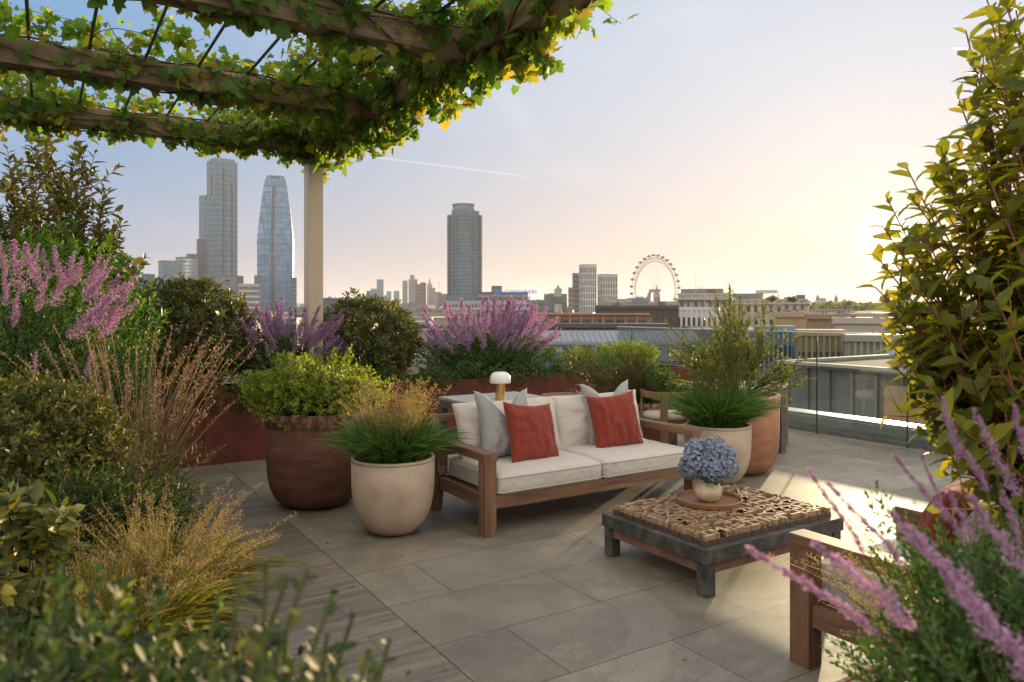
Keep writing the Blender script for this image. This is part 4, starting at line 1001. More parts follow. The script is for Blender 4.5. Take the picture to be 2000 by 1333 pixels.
for (px, Y, lab, sd_, nn, ln_) in ((330, 2.95, 'golden airy plume grass bending over the plank path', 87, 130, .56), (235, 2.55, 'second golden plume grass, shorter, beside the blurred near leaves', 89, 90, .52)):
    c = at(px, Y, .36); g4 = empty('plume_grass', c, 0, lab, 'grass')
    grass(g4, 900, .48, .15, .0028, M['ygrass'], sd_, droop=.7, spread=.9, lean=(.15, -.02))
    pts = grass(g4, nn, ln_, .14, .0010, M['ygrass'], sd_ + 100, droop=.35, spread=.75, part='fine_blades', lean=(.10, -.05))
    plumes(g4, pts, M['seed'], M['straw'], sd_ + 200, top=.55, rad=.032, ns=120, size=.0065)
c = at(35, 2.25, .36)
tips = []
for px, py in ((20, 955), (70, 975), (110, 1000), (-30, 960), (60, 1040), (130, 1050), (10, 1040), (100, 1100), (-20, 1100)):
    Y = 2.2 + r_.normal() * .08; tips.append(at(px, Y, zz(py, Y)))
branches('broadleaf_plant', 'broad toothed yellow green leaves in rosettes low in the bed', c, tips, M['olive'], .078, 1., T_leaf(.46, .1, .3), 91, side=4, k=10, sl=.09, side_len=(.08, .14), stem='greenstem', sr=.006, b0=.7, b1=1.5, main=.8)
# near blurred leaves at the foot of the picture
c = at(70, .84, .36)
t = bush('near_hedge', 'dark green leafy hedge with yellow flecks close to the camera', c, .40, .28, .90, 3600, 9, .021, 1., T_leaf(.5), M['near'], 92, up=.4, sl=.08, lump=.16, inner=.45)
bush(None, None, None, .40, .28, .90, 120, 4, .026, 1., T_leaf(.6), M['yellow'], 93, up=.5, sl=.05, lump=.16, inner=.7, parent=t, part='young_leaves', stems=False)
tips = []
for px, py in ((760, 1250), (735, 1310), (690, 1200), (650, 1160), (600, 1115), (560, 1130), (520, 1105), (470, 1115), (720, 1270), (640, 1240), (560, 1220), (680, 1330), (500, 1205), (620, 1300), (430, 1150), (570, 1310), (520, 1290), (450, 1250)):
    Y = .76 + r_.normal() * .05; tips.append(at(px, Y, zz(py, Y)))
c2 = at(380, .84, .36)
branches('near_vine', 'blurred leafy twigs stretching from the near hedge over the plank path', c2, tips, M['near'], .024, 1., T_leaf(.55), 94, side=4, k=8, sl=.10, side_len=(.04, .09), stem='greenstem', sr=.002, main=.6)

# --- near planter on the sunny side: tall shrub, plumes
root = Vector((2.95, .92, .55)); tips = []
r_ = np.random.default_rng(17)
edge = [(1930, -30), (1900, 60), (1915, 130), (1885, 190), (1900, 250), (1850, 290), (1860, 330), (1785, 328), (1830, 400), (1745, 385), (1800, 450), (1735, 440), (1765, 520), (1725, 500), (1745, 590), (1722, 560), (1760, 640), (1740, 660), (1765, 720), (1790, 770), (1820, 820), (1835, 860), (1860, 800)]
for q in range(2):
    for px, py in [(x_ - 14, y_) for x_, y_ in edge]:
        Y = 2.62 + r_.normal() * .12; tips.append(at(px + (q > 0) * (18 + r_.random() * 60), Y, zz(py + (q > 0) * r_.normal() * 26, Y)))
for i in range(135):
    py = r_.uniform(-160, 880) if i % 2 else r_.uniform(400, 860); lim = np.interp(py, [-160, 0, 280, 430, 640, 880], [1930, 1915, 1860, 1755, 1750, 1850]); px = r_.uniform(lim, 2180)
    Y = 2.62 + r_.normal() * .22; tips.append(at(px, Y, zz(py, Y)))
branches('tall_shrub', 'tall leafy shrub with red stems glowing in front of the low sun', root, tips, M['rlaurel'], .096, 1., T_leaf(.50, .10, .26), 101, side=4, k=9, sl=.24, side_len=(.12, .28), sr=.0055, stem='redstem', bend=.05, main=.36)
c = at(2010, 1.35, .55)
t = bush('astilbe', 'blurred pink plumes with dark green leaves nearest the camera by the armchair', c, .33, .30, .70, 2000, 12, .020, 1., SM, M['fine'], 102, up=.5, sl=.10, lump=.14, inner=.3, cat='flowering plant', stem='greenstem')
st = []
for px, py, qx, qy, fat, th, Y in ((1720, 1240, 1470, 1072, .9, 1, .95), (1690, 1085, 1583, 918, .8, 1, 1.1), (1770, 1110, 1622, 945, .8, 1, 1.1), (1890, 1060, 1752, 893, .9, 1, 1.1), (1790, 1230, 1600, 1062, 1.2, 0, .95),
                               (1930, 1200, 1745, 1000, 1.1, 0, 1.), (2010, 1130, 1900, 975, 1.3, 0, 1.05), (2020, 1330, 1885, 1150, 1.5, 0, .9), (1870, 900, 1843, 778, 1.1, 0, 1.35), (1945, 900, 1905, 800, 1.2, 0, 1.3), (2005, 900, 1983, 795, 1.2, 0, 1.3),
                               (1930, 960, 1880, 870, 1.2, 0, 1.3), (1985, 970, 1940, 870, 1.3, 0, 1.3), (1860, 1130, 1760, 1030, 1., 0, 1.1), (1960, 1270, 1840, 1110, 1.3, 0, .95), (1840, 1000, 1800, 880, .9, 1, 1.2), (1990, 1060, 1960, 960, 1.2, 0, 1.2), (1905, 1060, 1855, 960, 1.1, 0, 1.2)):
    a_ = at(px, Y + .05, zz(py, Y + .05)); b_ = at(qx, Y, zz(qy, Y)); d = b_ - a_
    src = thin_spk[r_.integers(0, 2)] if th else spk['pink'][r_.integers(0, 3)]
    put_spike(src, t, a_ - c, d, d.length * 1.02, fat * .50, r_); st.append((a_ - c, d))
m_ = len(st); b = np.zeros((m_, 3)); e = np.array([tuple(p) for p, d in st]); fb = FB(105); fb.stems(path(b, e, 6, .05, r_), np.full((m_, 6), .0015)); fb.build('flower_stems', M['greenstem'], t)
c = Vector((2.1, 1.1, .55))
g5 = empty('plume_grass', c, 0, 'tan airy plume grass at the foot of the armchair leg', 'grass')
pts = grass(g5, 60, .46, .12, .0010, M['ygrass'], 106, droop=.35, spread=.7, part='fine_blades', lean=(-.25, .12))
plumes(g5, pts, M['seed'], M['straw'], 107, top=.5, rad=.026, ns=110, size=.006)
for o in spare: bpy.data.objects.remove(o)

# --- the vine over the pergola
def vine():
    r = np.random.default_rng(200); t = empty('climbing_vine', (2.6, 8.35, 3.6), 0, 'leafy vine wound over the pergola beams and rods, yellowing at the edges', 'vine')
    O_ = V3(2.6, 8.35, 3.6); P = []; D = []; Nn = []; Ls = []
    def clump(x, s):  # uneven cover along a beam
        return .5 + .5 * np.sin(x * 2.3 + s) * np.sin(x * 5.1 + s * 2) + .25 * np.sin(x * 11 + s)
    def on_beam(n, ax, fixed, lo, hi, z0, z1, half, s, L_, hang):
        u = lo + (hi - lo) * r.random(n); keep = r.random(n) < np.clip(.1 + .95 * clump(u, s), .10, 1); u = u[keep]; m_ = len(u)
        side = r.choice([-1, 1], m_); face = r.random(m_)
        off = side * (half + .02 + .06 * r.random(m_)); z = z0 + (z1 - z0) * r.random(m_)
        bot = face < .22; off[bot] = (r.random(bot.sum()) - .5) * 2 * half; z[bot] = z0 - .02 - hang * r.random(bot.sum()) ** 2
        top = face > .72; off[top] = (r.random(top.sum()) - .5) * 2.6 * half; z[top] = z1 + .02 + .14 * r.random(top.sum()) ** 1.5
        p = np.zeros((m_, 3)); p[:, ax] = u; p[:, 1 - ax] = fixed + off; p[:, 2] = z
        n_ = np.zeros((m_, 3)); n_[:, 1 - ax] = np.sign(off) * .9; n_[:, 2] = .35; n_ += r.normal(size=n_.shape) * .35
        d_ = np.zeros((m_, 3)); d_[:, 2] = -.75; d_ += r.normal(size=d_.shape) * .45
        d_[top, 2] += 1.0; n_[top, 2] += .6
        P.append(p); D.append(d_); Nn.append(n_); Ls.append(L_ * (.4 + 1.0 * r.random(m_) ** 1.4))
    for y, s, nn in ((8.35, 1., 2500), (6.52, 2.3, 2000), (4.66, 3.1, 1400)):
        on_beam(nn, 0, y, -2.2, 2.7, 3.40, 3.56, .09, s, .09, .05)
    on_beam(3400, 1, 2.6, 3.45, 8.5, 3.38, 3.60, .09, 5., .092, .12)
    # a mound on the corner
    m_ = 520; d = nrmz(r.normal(size=(m_, 3))); p = V3(2.58, 8.3, 3.52) + d * V3(.32, .28, .22) * r.random((m_, 1)) ** .4
    P.append(p); D.append(d * .5 + V3(0, 0, -.6) + r.normal(size=d.shape) * .3); Nn.append(d + V3(0, 0, .2)); Ls.append(.08 * (.6 + .5 * r.random(m_)))
    # strands wandering over the rods between the beams
    SP = []
    ns = 210; K = 14
    for i in range(ns):
        if i < 90: x, y = r.uniform(2.0, 2.6), r.uniform(4.0, 8.4)
        else: x, y = r.uniform(-2.2, 2.5), r.choice([8.35, 6.52, 4.66, 2.9]) + r.normal() * .15
        z = 3.58; a = r.choice([PI / 2, -PI / 2]) + r.normal() * .8
        if y > 8.2: a = -PI / 2 + r.normal() * .7
        q = []
        step = r.uniform(.05, .1); bay = r.random()
        for k_ in range(K):
            q.append((x, y, z)); a += r.normal() * .35; x += math.cos(a) * step; y += math.sin(a) * step; z = z + (3.66 - z) * .2 + r.normal() * .03
        SP.append(q)
    # hanging tendrils off the edges
    for i in range(64):
        if i < 48: x, y = 2.6 + r.uniform(.06, .16), r.uniform(3.9, 8.6)
        else: x, y = r.uniform(-.5, 2.6), 8.35 + r.choice([-.12, .14])
        z = 3.42; q = []; a = r.random() * 6.28; ln_ = r.uniform(.008, .024)
        for k_ in range(K): q.append((x, y, z)); a += r.normal() * .5; x += math.cos(a) * .012; y += math.sin(a) * .012; z -= ln_
        SP.append(q)
    SP = np.array(SP); n = len(SP)
    fb = FB(201); fb.stems(SP - O_, np.linspace(.004, .0018, K)[None].repeat(n, 0), 4)
    # twining stems round the beams
    tw = []
    for y in (8.35, 6.52, 4.66):
        for q in range(5):
            u = np.linspace(-2.2, 2.6, 60); ph = q * 1.3 + u * 2.2 + np.sin(u * 3 + q); tw.append(np.stack([u, y + .115 * np.cos(ph), 3.47 + .13 * np.sin(ph)], 1))
    for q in range(6):
        u = np.linspace(2.6, 8.4, 60); ph = q * 1.1 + u * 2. + np.sin(u * 2.6 + q); tw.append(np.stack([2.6 + .12 * np.cos(ph), u, 3.48 + .15 * np.sin(ph)], 1))
    fb.stems(np.array(tw) - O_, np.full((len(tw), 60), .0085), 5)
    fb.build('stems', M['stem'], t)
    kk = 2; idx = r.random((n, K * kk)) * (K - 1.001); i0 = idx.astype(int); fr = (idx - i0)[..., None]; ar = np.arange(n)[:, None]
    p = SP[ar, i0] * (1 - fr) + SP[ar, i0 + 1] * fr; p = p.reshape(-1, 3) + r.normal(size=(n * K * kk, 3)) * .03
    dd = r.normal(size=p.shape) * .8 + V3(0, 0, -.35); P.append(p); D.append(dd); Nn.append(r.normal(size=p.shape) * .7 + V3(0, 0, .8)); Ls.append(.085 * (.35 + 1.0 * r.random(len(p)) ** 1.3))
    P = np.concatenate(P) - O_; D = np.concatenate(D); Nn = np.concatenate(Nn); Ls = np.concatenate(Ls)
    D = D + (np.abs(np.sum(nrmz(D) * nrmz(Nn), 1, keepdims=True)) > .97) * V3(.3, .2, .1)
    # leaves hang by a short stalk: the blade starts away from its point
    fb = FB(202); fb.add(T_vine(), P, D, Nn, Ls); fb.build('foliage', M['vine'], t)
vine()

def fallen():
    r = np.random.default_rng(55); L_ = []
    for i in range(34):
        x, y = r.uniform(1.2, 7.9), r.uniform(2.2, 7.8)
        if 2.6 < x < 4.8 and 4.4 < y < 5.5 or 3.0 < x < 4.4 and 2.8 < y < 3.9: continue
        fb = FB(i); a = r.random() * 6.28
        fb.add(T_leaf(.5, .14, .1), np.array([[0, 0, .004]]), np.array([[math.cos(a), math.sin(a), .04]]), np.array([[0, 0, 1.]]), r.uniform(.022, .05))
        o = fb.build('fallen_leaf', M['straw']); o.location = (x, y, 0); tag(o, 'small dry leaf fallen on the paving slabs', 'leaf', 'dry leaves fallen on the terrace')
fallen()

# ------------------------------------------------------------------ the city below: ground 30 m under the terrace
GZ = -30.0
structure(MB().box(-7000, 7000, -1500, 9000, GZ - 2, GZ).build('city_ground', surf('city_ground', [(.3, (.09, .09, .088)), (.7, (.17, .165, .155))], .02, .9)))
WALL = {}
def wallm(name, c, v=.18, rough=.75):
    if name not in WALL: WALL[name] = surf('wall_' + name, [(.3, tuple(x * (1 - v) for x in c)), (.7, tuple(x * (1 + v) for x in c))], .15, rough, detail=8)
    return WALL[name]
dglass = surf('dark_window', [(.3, (.03, .036, .045)), (.7, (.07, .08, .095))], .4, .15, spec=.8)
bglass = surf('blue_window', [(.3, (.12, .16, .20)), (.7, (.22, .27, .31))], .12, .12, spec=.9)
stone = wallm('pale_stone', (.36, .33, .29)); grey = wallm('grey_concrete', (.18, .20, .22)); brown = wallm('brown_brick', (.17, .10, .08)); white = wallm('white_frame', (.46, .46, .45)); slate = wallm('slate', (.11, .125, .15)); tan = wallm('tan_render', (.34, .26, .17)); bluegrey = wallm('blue_grey', (.15, .225, .31))
def block(name, label, x0, x1, yt, Y, dep=.7, rot=0., wall=None, glass=None, sh=3.6, bays=8, vis=None, cat='building', fins=True, group=None, base=GZ, top=None, band=.5, windows='band', roof='slab', finw=.35):
    """a block standing on the city ground whose picture outline is about x0..x1 and whose top is at yt when Y metres away"""
    wall = wall or grey; glass = glass or dglass
    px = (x0 + x1) / 2; al = math.atan((px - 1000) / F); wp = (x1 - x0) / F * Y; ro = R(rot)
    w = wp / (math.cos(ro) + dep * abs(math.sin(ro))); d = w * dep
    zt = zz(yt, Y) if top is None else top; c = at(px, Y + .5 * (d * math.cos(ro) + w * abs(math.sin(ro))), base)
    t = empty(name, c, -(TH + al) + ro, label, cat, group); hh = zt - base
    m = MB(); s = max(.12, min(.5, w * .012))
    m.box(-w / 2, w / 2, -d / 2, d / 2, 0, hh - .01)
    if fins:
        nf = bays
        for k in range(nf + 1):
            x = -w / 2 + w * k / nf; fw = w / nf * finw * .5
            m.box(max(-w / 2, x - fw), min(w / 2, x + fw), -d / 2 - s, -d / 2 + .01, 0, hh - .02)
        nd = max(2, int(round(bays * dep)))
        for k in range(nd + 1):
            y = -d / 2 + d * k / nd; fw = d / nd * finw * .5
            a, b_ = max(-d / 2, y - fw), min(d / 2, y + fw)
            m.box(-w / 2 - s, -w / 2 + .01, a, b_, 0, hh - .03); m.box(w / 2 - .01, w / 2 + s, a, b_, 0, hh - .03)
    m.build('wall', wall, t)
    lo = max(0, (vis if vis is not None else (zz(660, Y) - base)))
    n_ = max(1, int((hh - lo) / sh)); n_ = min(n_, 60); q = s * .6
    for k in range(n_):
        z1 = hh - sh * .35 - k * sh; z0 = z1 - sh * band
        if z0 < .5: break
        if windows == 'band':
            mb = MB(); mb.box(-w / 2 - q, w / 2 + q, -d / 2 - q, d / 2 + q * .9, z0, z1); mb.build('window_band', glass, t)
        else:
            for j in range(bays):
                x = -w / 2 + w * (j + .5) / bays; ww = w / bays * (1 - finw) * .5
                if fins: ww *= 1.15
                MB().box(x - ww, x + ww, -d / 2 - q, -d / 2 + .02, z0, z1).build('window', glass, t)
    if roof == 'slab':
        MB().box(-w / 2 - s * 1.4, w / 2 + s * 1.4, -d / 2 - s * 1.4, d / 2 + s * 1.4, hh, hh + sh * .14).build('roof', wall, t)
    elif roof == 'plant':
        MB().box(-w / 2 - s * 1.2, w / 2 + s * 1.2, -d / 2 - s * 1.2, d / 2 + s * 1.2, hh, hh + sh * .12).build('roof', wall, t)
        MB().box(-w * .3, w * .25, -d * .25, d * .25, hh + sh * .121, hh + sh * .8).build('plant_room', slate, t)
    if roof and 30 < Y < 480 and w > 2.5:
        rr = random.Random(int(x0 * 7 + Y)); u = min(1.2, max(.35, Y / 160.)); zt_ = hh + sh * .141
        for k in range(rr.randint(4, 7)):
            x, y, a = rr.uniform(-.44, .44) * w, rr.uniform(-.4, .3) * d, u * rr.uniform(.3, .9); a = min(a, w * .08)
            if rr.random() < .55: MB().box(x - a, x + a, y - a * .6, y + a * .6, zt_, zt_ + a * rr.uniform(.6, 1.1)).build('roof_unit', rr.choice((stone, slate, grey)), t)
            elif rr.random() < .6: MB().tube([(x, y, zt_), (x, y, zt_ + u * rr.uniform(.7, 1.5))], .07 * u + .03, 6).build('vent_pipe', grey, t)
            else: MB().tube([(x, y, zt_), (x, y, zt_ + u * rr.uniform(1.6, 2.8))], .03 * u + .015, 4).build('aerial', slate, t)
    return t
def ext(t, name, m, *boxes, **k):
    mb = MB()
    for b_ in boxes: mb.box(*b_)
    return mb.build(name, m, t, **k)

# stepped twin tower
tw_m = facadem('tower_panels', (.20, .225, .25), (.12, .15, .18), 4.2, 3.3, .55, .3)
t = block('skyscraper', 'tallest dark blue grey skyscraper, slim, with a lower shoulder attached', 406, 462, 314, 900, .75, 28, bluegrey, dglass, 6.2, 5, vis=40, band=.42)
hh_ = zz(314, 900) - GZ; w_, d_ = 28.1, 21.1
ext(t, 'recess_strip', dglass, (-4.6, -2.6, -d_ / 2 - .9, -d_ / 2 + .1, 30, hh_ - 10)); ext(t, 'recess_strip', dglass, (6.6, 8.2, -d_ / 2 - .9, -d_ / 2 + .1, 30, hh_ - 24))
ext(t, 'recess_strip', dglass, (-w_ / 2 - .9, -w_ / 2 + .1, -1.5, 1.2, 30, hh_ - 16)); ext(t, 'crown_screen', bluegrey, (-w_ / 2 + 2, w_ / 2 - 2, -d_ / 2 + 2, d_ / 2 - 2, hh_ + .9, hh_ + 4.5))
block('skyscraper', 'lower shoulder tower joined to the tallest skyscraper', 390, 420, 383, 888, .8, 28, bluegrey, dglass, 6.2, 3, vis=40, band=.42)
block('tower_podium', 'pale fronted block at the foot of the tallest skyscraper', 411, 464, 541, 850, .5, 28, grey, bglass, 3.6, 14, band=.6, finw=.5)
block('core_tower', 'unfinished concrete tower core with dark cap beside the tallest skyscraper', 385, 403, 468, 870, .8, 10, slate, dglass, 3.4, 3, cat='building')
block('glass_office', 'low glass office block with ribbed facade, far side of the laurel', 311, 345, 510, 800, .8, 20, bluegrey, bglass, 4, 10, band=.7, finw=.25)
block('glass_office', 'pale glass office block between the ribbed office and the tower core', 345, 385, 503, 820, .8, 24, grey, bglass, 4, 6, band=.75, finw=.12)
block('glass_office', 'dark stair block rising behind the pale glass office', 365, 387, 497, 850, .8, 24, slate, dglass, 4, 4)
block('chimney_tower', 'thin brick chimney above the rooftops beside the laurel', 259, 267, 521, 500, 1, 10, brown, dglass, 5, 2, fins=False)
block('city_block', 'low grey block with rooftop frames beside the chimney', 268, 312, 543, 520, .6, 15, bluegrey, dglass, 3.6, 10, roof='plant')
block('city_block', 'grey block behind the plumes and laurel, left of the chimney', 205, 262, 556, 480, .6, 12, grey, dglass, 3.6, 10)
block('city_block', 'reddish brick block just past the tallest skyscraper', 463, 475, 540, 700, .8, 10, brown, dglass, 3.6, 3)
block('city_block', 'low white framed office between the two tall skyscrapers', 466, 506, 556, 560, .6, 6, white, dglass, 4.2, 7, band=.62, finw=.14)
block('city_block', 'small grey tower touching the curved glass tower', 497, 509, 539, 620, .8, 10, grey, dglass, 3.6, 3)
block('city_block', 'slim dark lattice fronted tower on the other side of the curved glass tower', 570, 579, 544, 640, .8, 10, slate, bglass, 3.6, 3)
block('city_block', 'dark low roof seen just past the pergola post', 622, 668, 584, 420, .6, 8, slate, dglass, 3.6, 10)

# curved glass tower: lofted rounded plan, swelling then narrowing to a cut crown
def curved_tower():
    Y = 760.; px0 = 538.5; c = at(px0, Y + 20, GZ); t = empty('curved_tower', c, -(TH + math.atan((px0 - 1000) / F)), 'bulging blue glass tower with a cut open crown', 'building')
    gl = facadem('curved_glass', (.10, .13, .17), (.16, .27, .42), 3.6, 5.5, .3, .24, .5, .35)
    px2m = Y / F; keys = [(640, 31, 0), (590, 33, 0), (530, 35, 0), (470, 35.5, 0), (430, 32, .3), (400, 28.5, .5), (370, 24.5, .6), (350, 21, .6), (338, 17, .6)]
    ys = np.array([k[0] for k in keys][::-1]); ws = np.array([k[1] for k in keys][::-1]); n = 48; rings = []
    zs = []; yy = 700
    vs = []; fs = []
    lev = list(np.linspace(338, 760, 60))[::-1]
    for py in lev:
        w = np.interp(py, ys, ws) * px2m; d = w * .62; z_ = zz(py, Y) - GZ
        if z_ < 0: continue
        zs.append(z_)
        for k in range(n):
            a = 2 * PI * k / n; ca, sa = math.cos(a), math.sin(a); e = .62
            vs.append((w * math.copysign(abs(ca) ** e, ca), d * math.copysign(abs(sa) ** e, sa), z_))
    m_ = len(zs)
    for i in range(m_ - 1):
        for k in range(n): fs.append((i * n + k, i * n + (k + 1) % n, (i + 1) * n + (k + 1) % n, (i + 1) * n + k))
    MB().poly(vs, fs).build('glass_skin', gl, t, smooth=True)
    w = 17 * px2m; MB().poly([(w * .86 * math.cos(2 * PI * k / 24), w * .5 * math.sin(2 * PI * k / 24), zs[-1] - 9) for k in range(24)], [tuple(range(24))]).build('roof', slate, t)
    # floor lines every few storeys, following the skin
    for i in range(4, m_ - 1, 2):
        vv = []; ff = []
        for k in range(n):
            p = Vector(vs[i * n + k]); q = Vector((p.x, p.y, 0)).normalized() * .22
            vv += [tuple(p + q), tuple(p + q + Vector((0, 0, .7)))]
        for k in range(n): a = 2 * k; b_ = 2 * ((k + 1) % n); ff.append((a, b_, b_ + 1, a + 1))
        MB().poly(vv, ff).build('floor_line', bluegrey, t)
    # dark vertical recess on the front and fine ribs
    for k, wd, mt in ((None, 1.5, dglass),):
        vv = []; ff = []
        for i in range(m_):
            w = np.interp(lev[len(lev) - m_ + i], ys, ws) * px2m; d = w * .62; x = -w * .17
            yv = -d * (1 - (abs(x) / w) ** (2 / .62)) ** (.62 / 2) - .5
            vv += [(x - wd, yv, zs[i]), (x + wd, yv, zs[i])]
        for i in range(m_ - 4): a = 2 * i; ff.append((a, a + 1, a + 3, a + 2))
        MB().poly(vv, ff).build('recess_strip', mt, t)
    MB().box(-8 * px2m, 8 * px2m, -17 * px2m * .62 - .6, -17 * px2m * .62 + 1.5, zs[-1] - 6.5, zs[-1] - 1.2).build('crown_notch', slate, t)
    return t
curved_tower()

# round-ended tower in the middle
def mid_tower():
    grey = wallm('round_tower_concrete', (.13, .165, .19))
    Y = 620.; px0 = 907.5; c = at(px0, Y + 14, GZ); t = empty('round_tower', c, -(TH + math.atan((px0 - 1000) / F)), 'dark concrete tower with rounded bays and a raised drum on top, above the white offices', 'building')
    k_ = Y / F
    def oct_(w, d, ch=.28): return [(-w, -d * (1 - ch)), (-w * (1 - ch * .9), -d), (w * (1 - ch * .9), -d), (w, -d * (1 - ch)), (w, d * (1 - ch)), (w * (1 - ch * .9), d), (-w * (1 - ch * .9), d), (-w, d * (1 - ch))]
    def cyl(w, d, n=28): return [(w * math.cos(2 * PI * i / n), d * math.sin(2 * PI * i / n)) for i in range(n)]
    def prism(o, z0, z1): return MB().hexa([(x, y, z0) for x, y in o], [(x, y, z1) for x, y in o])
    top = zz(418, Y) - GZ; drum = zz(399, Y) - GZ; mid = zz(410, Y) - GZ
    prism(oct_(34 * k_, 20 * k_), 0, top).build('shaft', grey, t)
    cc = MB(); o = [(x - 1.5 * k_, y - 6 * k_) for x, y in cyl(22.5 * k_, 20 * k_)]
    cc.hexa([(x, y, 0) for x, y in o], [(x, y, drum) for x, y in o]).build('drum', bluegrey, t)
    prism([(x + 12 * k_, y) for x, y in oct_(17 * k_, 15 * k_)], top + .02, mid).build('upper_step', grey, t)
    nst = 27; sh = (top - 28) / nst
    for i in range(nst):
        z1 = top - sh * i - 1.0; z0 = z1 - sh * .5
        prism(oct_(34 * k_ + .35, 20 * k_ + .35), z0, z1).build('window_band', dglass, t)
        o2 = [(x * 1.015 - 1.5 * k_, y * 1.015 - 6 * k_) for x, y in cyl(22.5 * k_, 20 * k_)]
        MB().hexa([(x, y, z0 + sh * .1) for x, y in o2], [(x, y, z1 - sh * .02) for x, y in o2]).build('window_band', dglass, t)
    m = MB()
    for i in range(18):
        a = 2 * PI * i / 18; x, y = 22.5 * k_ * 1.03 * math.cos(a) - 1.5 * k_, 20 * k_ * 1.03 * math.sin(a) - 6 * k_
        m.box(x - .42, x + .42, y - .42, y + .42, 0, drum - 4)
    for x in np.linspace(-33 * k_, 33 * k_, 10): m.box(x - .35, x + .35, -20 * k_ - .8, -20 * k_, 0, top - .5)
    m.build('ribs', grey, t)
    MB().hexa([(x * 1.02, y * 1.02, drum) for x, y in o], [(x * 1.02, y * 1.02, drum + 1.2) for x, y in o]).build('roof', slate, t)
mid_tower()
block('tower_podium', 'curved low podium under the dark round tower', 872, 962, 578, 590, .5, 0, bluegrey, dglass, 4, 14)
t = block('white_offices', 'long white framed office building with a blue rooftop sign', 868, 1042, 590, 520, .3, -4, white, dglass, 4.2, 26, windows='band', band=.55, finw=.2)
t = block('sign_office', 'dark stepped office floors with curved roof carrying the blue sign', 935, 1032, 572, 560, .4, -4, slate, bglass, 4.2, 16, windows='band')
cu = bpy.data.curves.new('sign', 'FONT'); cu.body = 'SEA CONTAINERS'; cu.size = 3.9; cu.extrude = .25; cu.offset = .06
og = bpy.data.objects.new('sign', cu); C.objects.link(og); dg.update(); me = bpy.data.meshes.new_from_object(og.evaluated_get(dg)); C.objects.unlink(og); bpy.data.objects.remove(og)
sgm, ns_, ls_, p_ = mat('sign_blue'); p_.inputs['Base Color'].default_value = (.03, .12, .5, 1); p_.inputs['Emission Color'].default_value = (.05, .25, 1, 1); p_.inputs['Emission Strength'].default_value = .12
p = at(966, 552, zz(574, 552))
sg = link('rooftop_sign', me, sgm, None, p, (PI / 2, 0, -(TH + math.atan(-30 / F)))); tag(sg, 'blue lettering SEA CONTAINERS standing on the office roof', 'sign')
block('city_block', 'rooftop pavilion above the blue sign', 960, 980, 560, 600, .8, 0, slate, dglass, 4, 4)

far = [(736, 749, 547, 'slim far tower, tallest of the first small group beyond the post', bluegrey), (724, 737, 565, 'short far tower against the slim far tower', bluegrey), (716, 725, 569, 'stubby far block at the end of the first small group', slate),
       (755, 764, 570, 'little far block standing alone after the slim far tower', bluegrey), (769, 780, 569, 'little far round headed block', bluegrey), (786, 796, 549, 'thin pale far tower before the tall stepped one', grey),
       (798, 815, 546, 'stepped pale far tower', grey), (801, 809, 538, 'raised core of the stepped pale far tower', grey), (811, 827, 556, 'brown far tower with broad dark face', brown), (821, 832, 553, 'brown slab behind the broad brown tower', brown),
       (838, 850, 563, 'dark far block before the round tower', slate), (848, 862, 571, 'low dark far block touching the round tower podium', slate), (855, 874, 575, 'reddish low block at the edge of the round tower', brown),
       (834, 844, 556, 'pale needle topped far tower', grey)]
for i, (x0, x1, yt, lab, wl) in enumerate(far):
    block('far_tower', lab, x0, x1, yt, 1500 + 60 * i if wl is not brown else 1150 + 20 * i, .8, 8, wl, bglass if wl is bluegrey else dglass, 6, 3, vis=30)
t = tag(MB().hexa([(*at(836, 1850, 0).xy, zz(556, 1850)), (*at(842, 1850, 0).xy, zz(556, 1850)), (*at(842, 1858, 0).xy, zz(556, 1858)), (*at(836, 1858, 0).xy, zz(556, 1858))],
                  [(*at(838.5, 1852, 0).xy, zz(544, 1852)), (*at(839.5, 1852, 0).xy, zz(544, 1852)), (*at(839.5, 1855, 0).xy, zz(544, 1855)), (*at(838.5, 1855, 0).xy, zz(544, 1855))]).build('spire', grey), 'tapered tip above the needle topped tower', 'spire')
a_ = at(858, 1100, zz(580, 1100)); tag(MB().tube([(0, 0, 0), (0, 0, 24)], .35, 5, .15).build('radio_mast', slate, None, loc=a_), 'thin radio mast before the dark round tower', 'mast')

# white tower group and brick clock-like tower
block('white_tower', 'tallest white ribbed tower near the great wheel', 1131, 1165, 518, 520, .8, 24, white, dglass, 4.6, 6, vis=8, finw=.45, band=.8)
block('white_tower', 'dark sided slab tucked behind the tallest white tower', 1118, 1134, 535, 545, .8, 16, grey, dglass, 3.6, 4, vis=8)
block('white_tower', 'narrow olive slab beside the dark sided slab', 1110, 1120, 563, 560, .8, 16, tan, dglass, 3.6, 3)
block('white_tower', 'shorter white ribbed tower near the great wheel', 1167, 1206, 537, 540, .8, 24, white, dglass, 4.6, 6, vis=8, finw=.45, band=.8)
block('white_block', 'low pale stone block at the foot of the white towers', 1178, 1232, 586, 400, .5, 6, stone, dglass, 3.6, 14, windows='window')
block('white_block', 'low grey roofed block between the white towers and the wheel', 1225, 1266, 584, 430, .5, 6, grey, dglass, 3.6, 10)
t = block('deco_block', 'grey flank of the art deco tower building', 1063, 1107, 576, 440, .5, 0, grey, dglass, 3.6, 12)
t = block('deco_tower', 'art deco brick tower with stepped pinnacle', 1083, 1097, 569, 432, 1, 0, stone, dglass, 9, 2, fins=False)
k_ = 432 / F; hh = zz(569, 432) - GZ
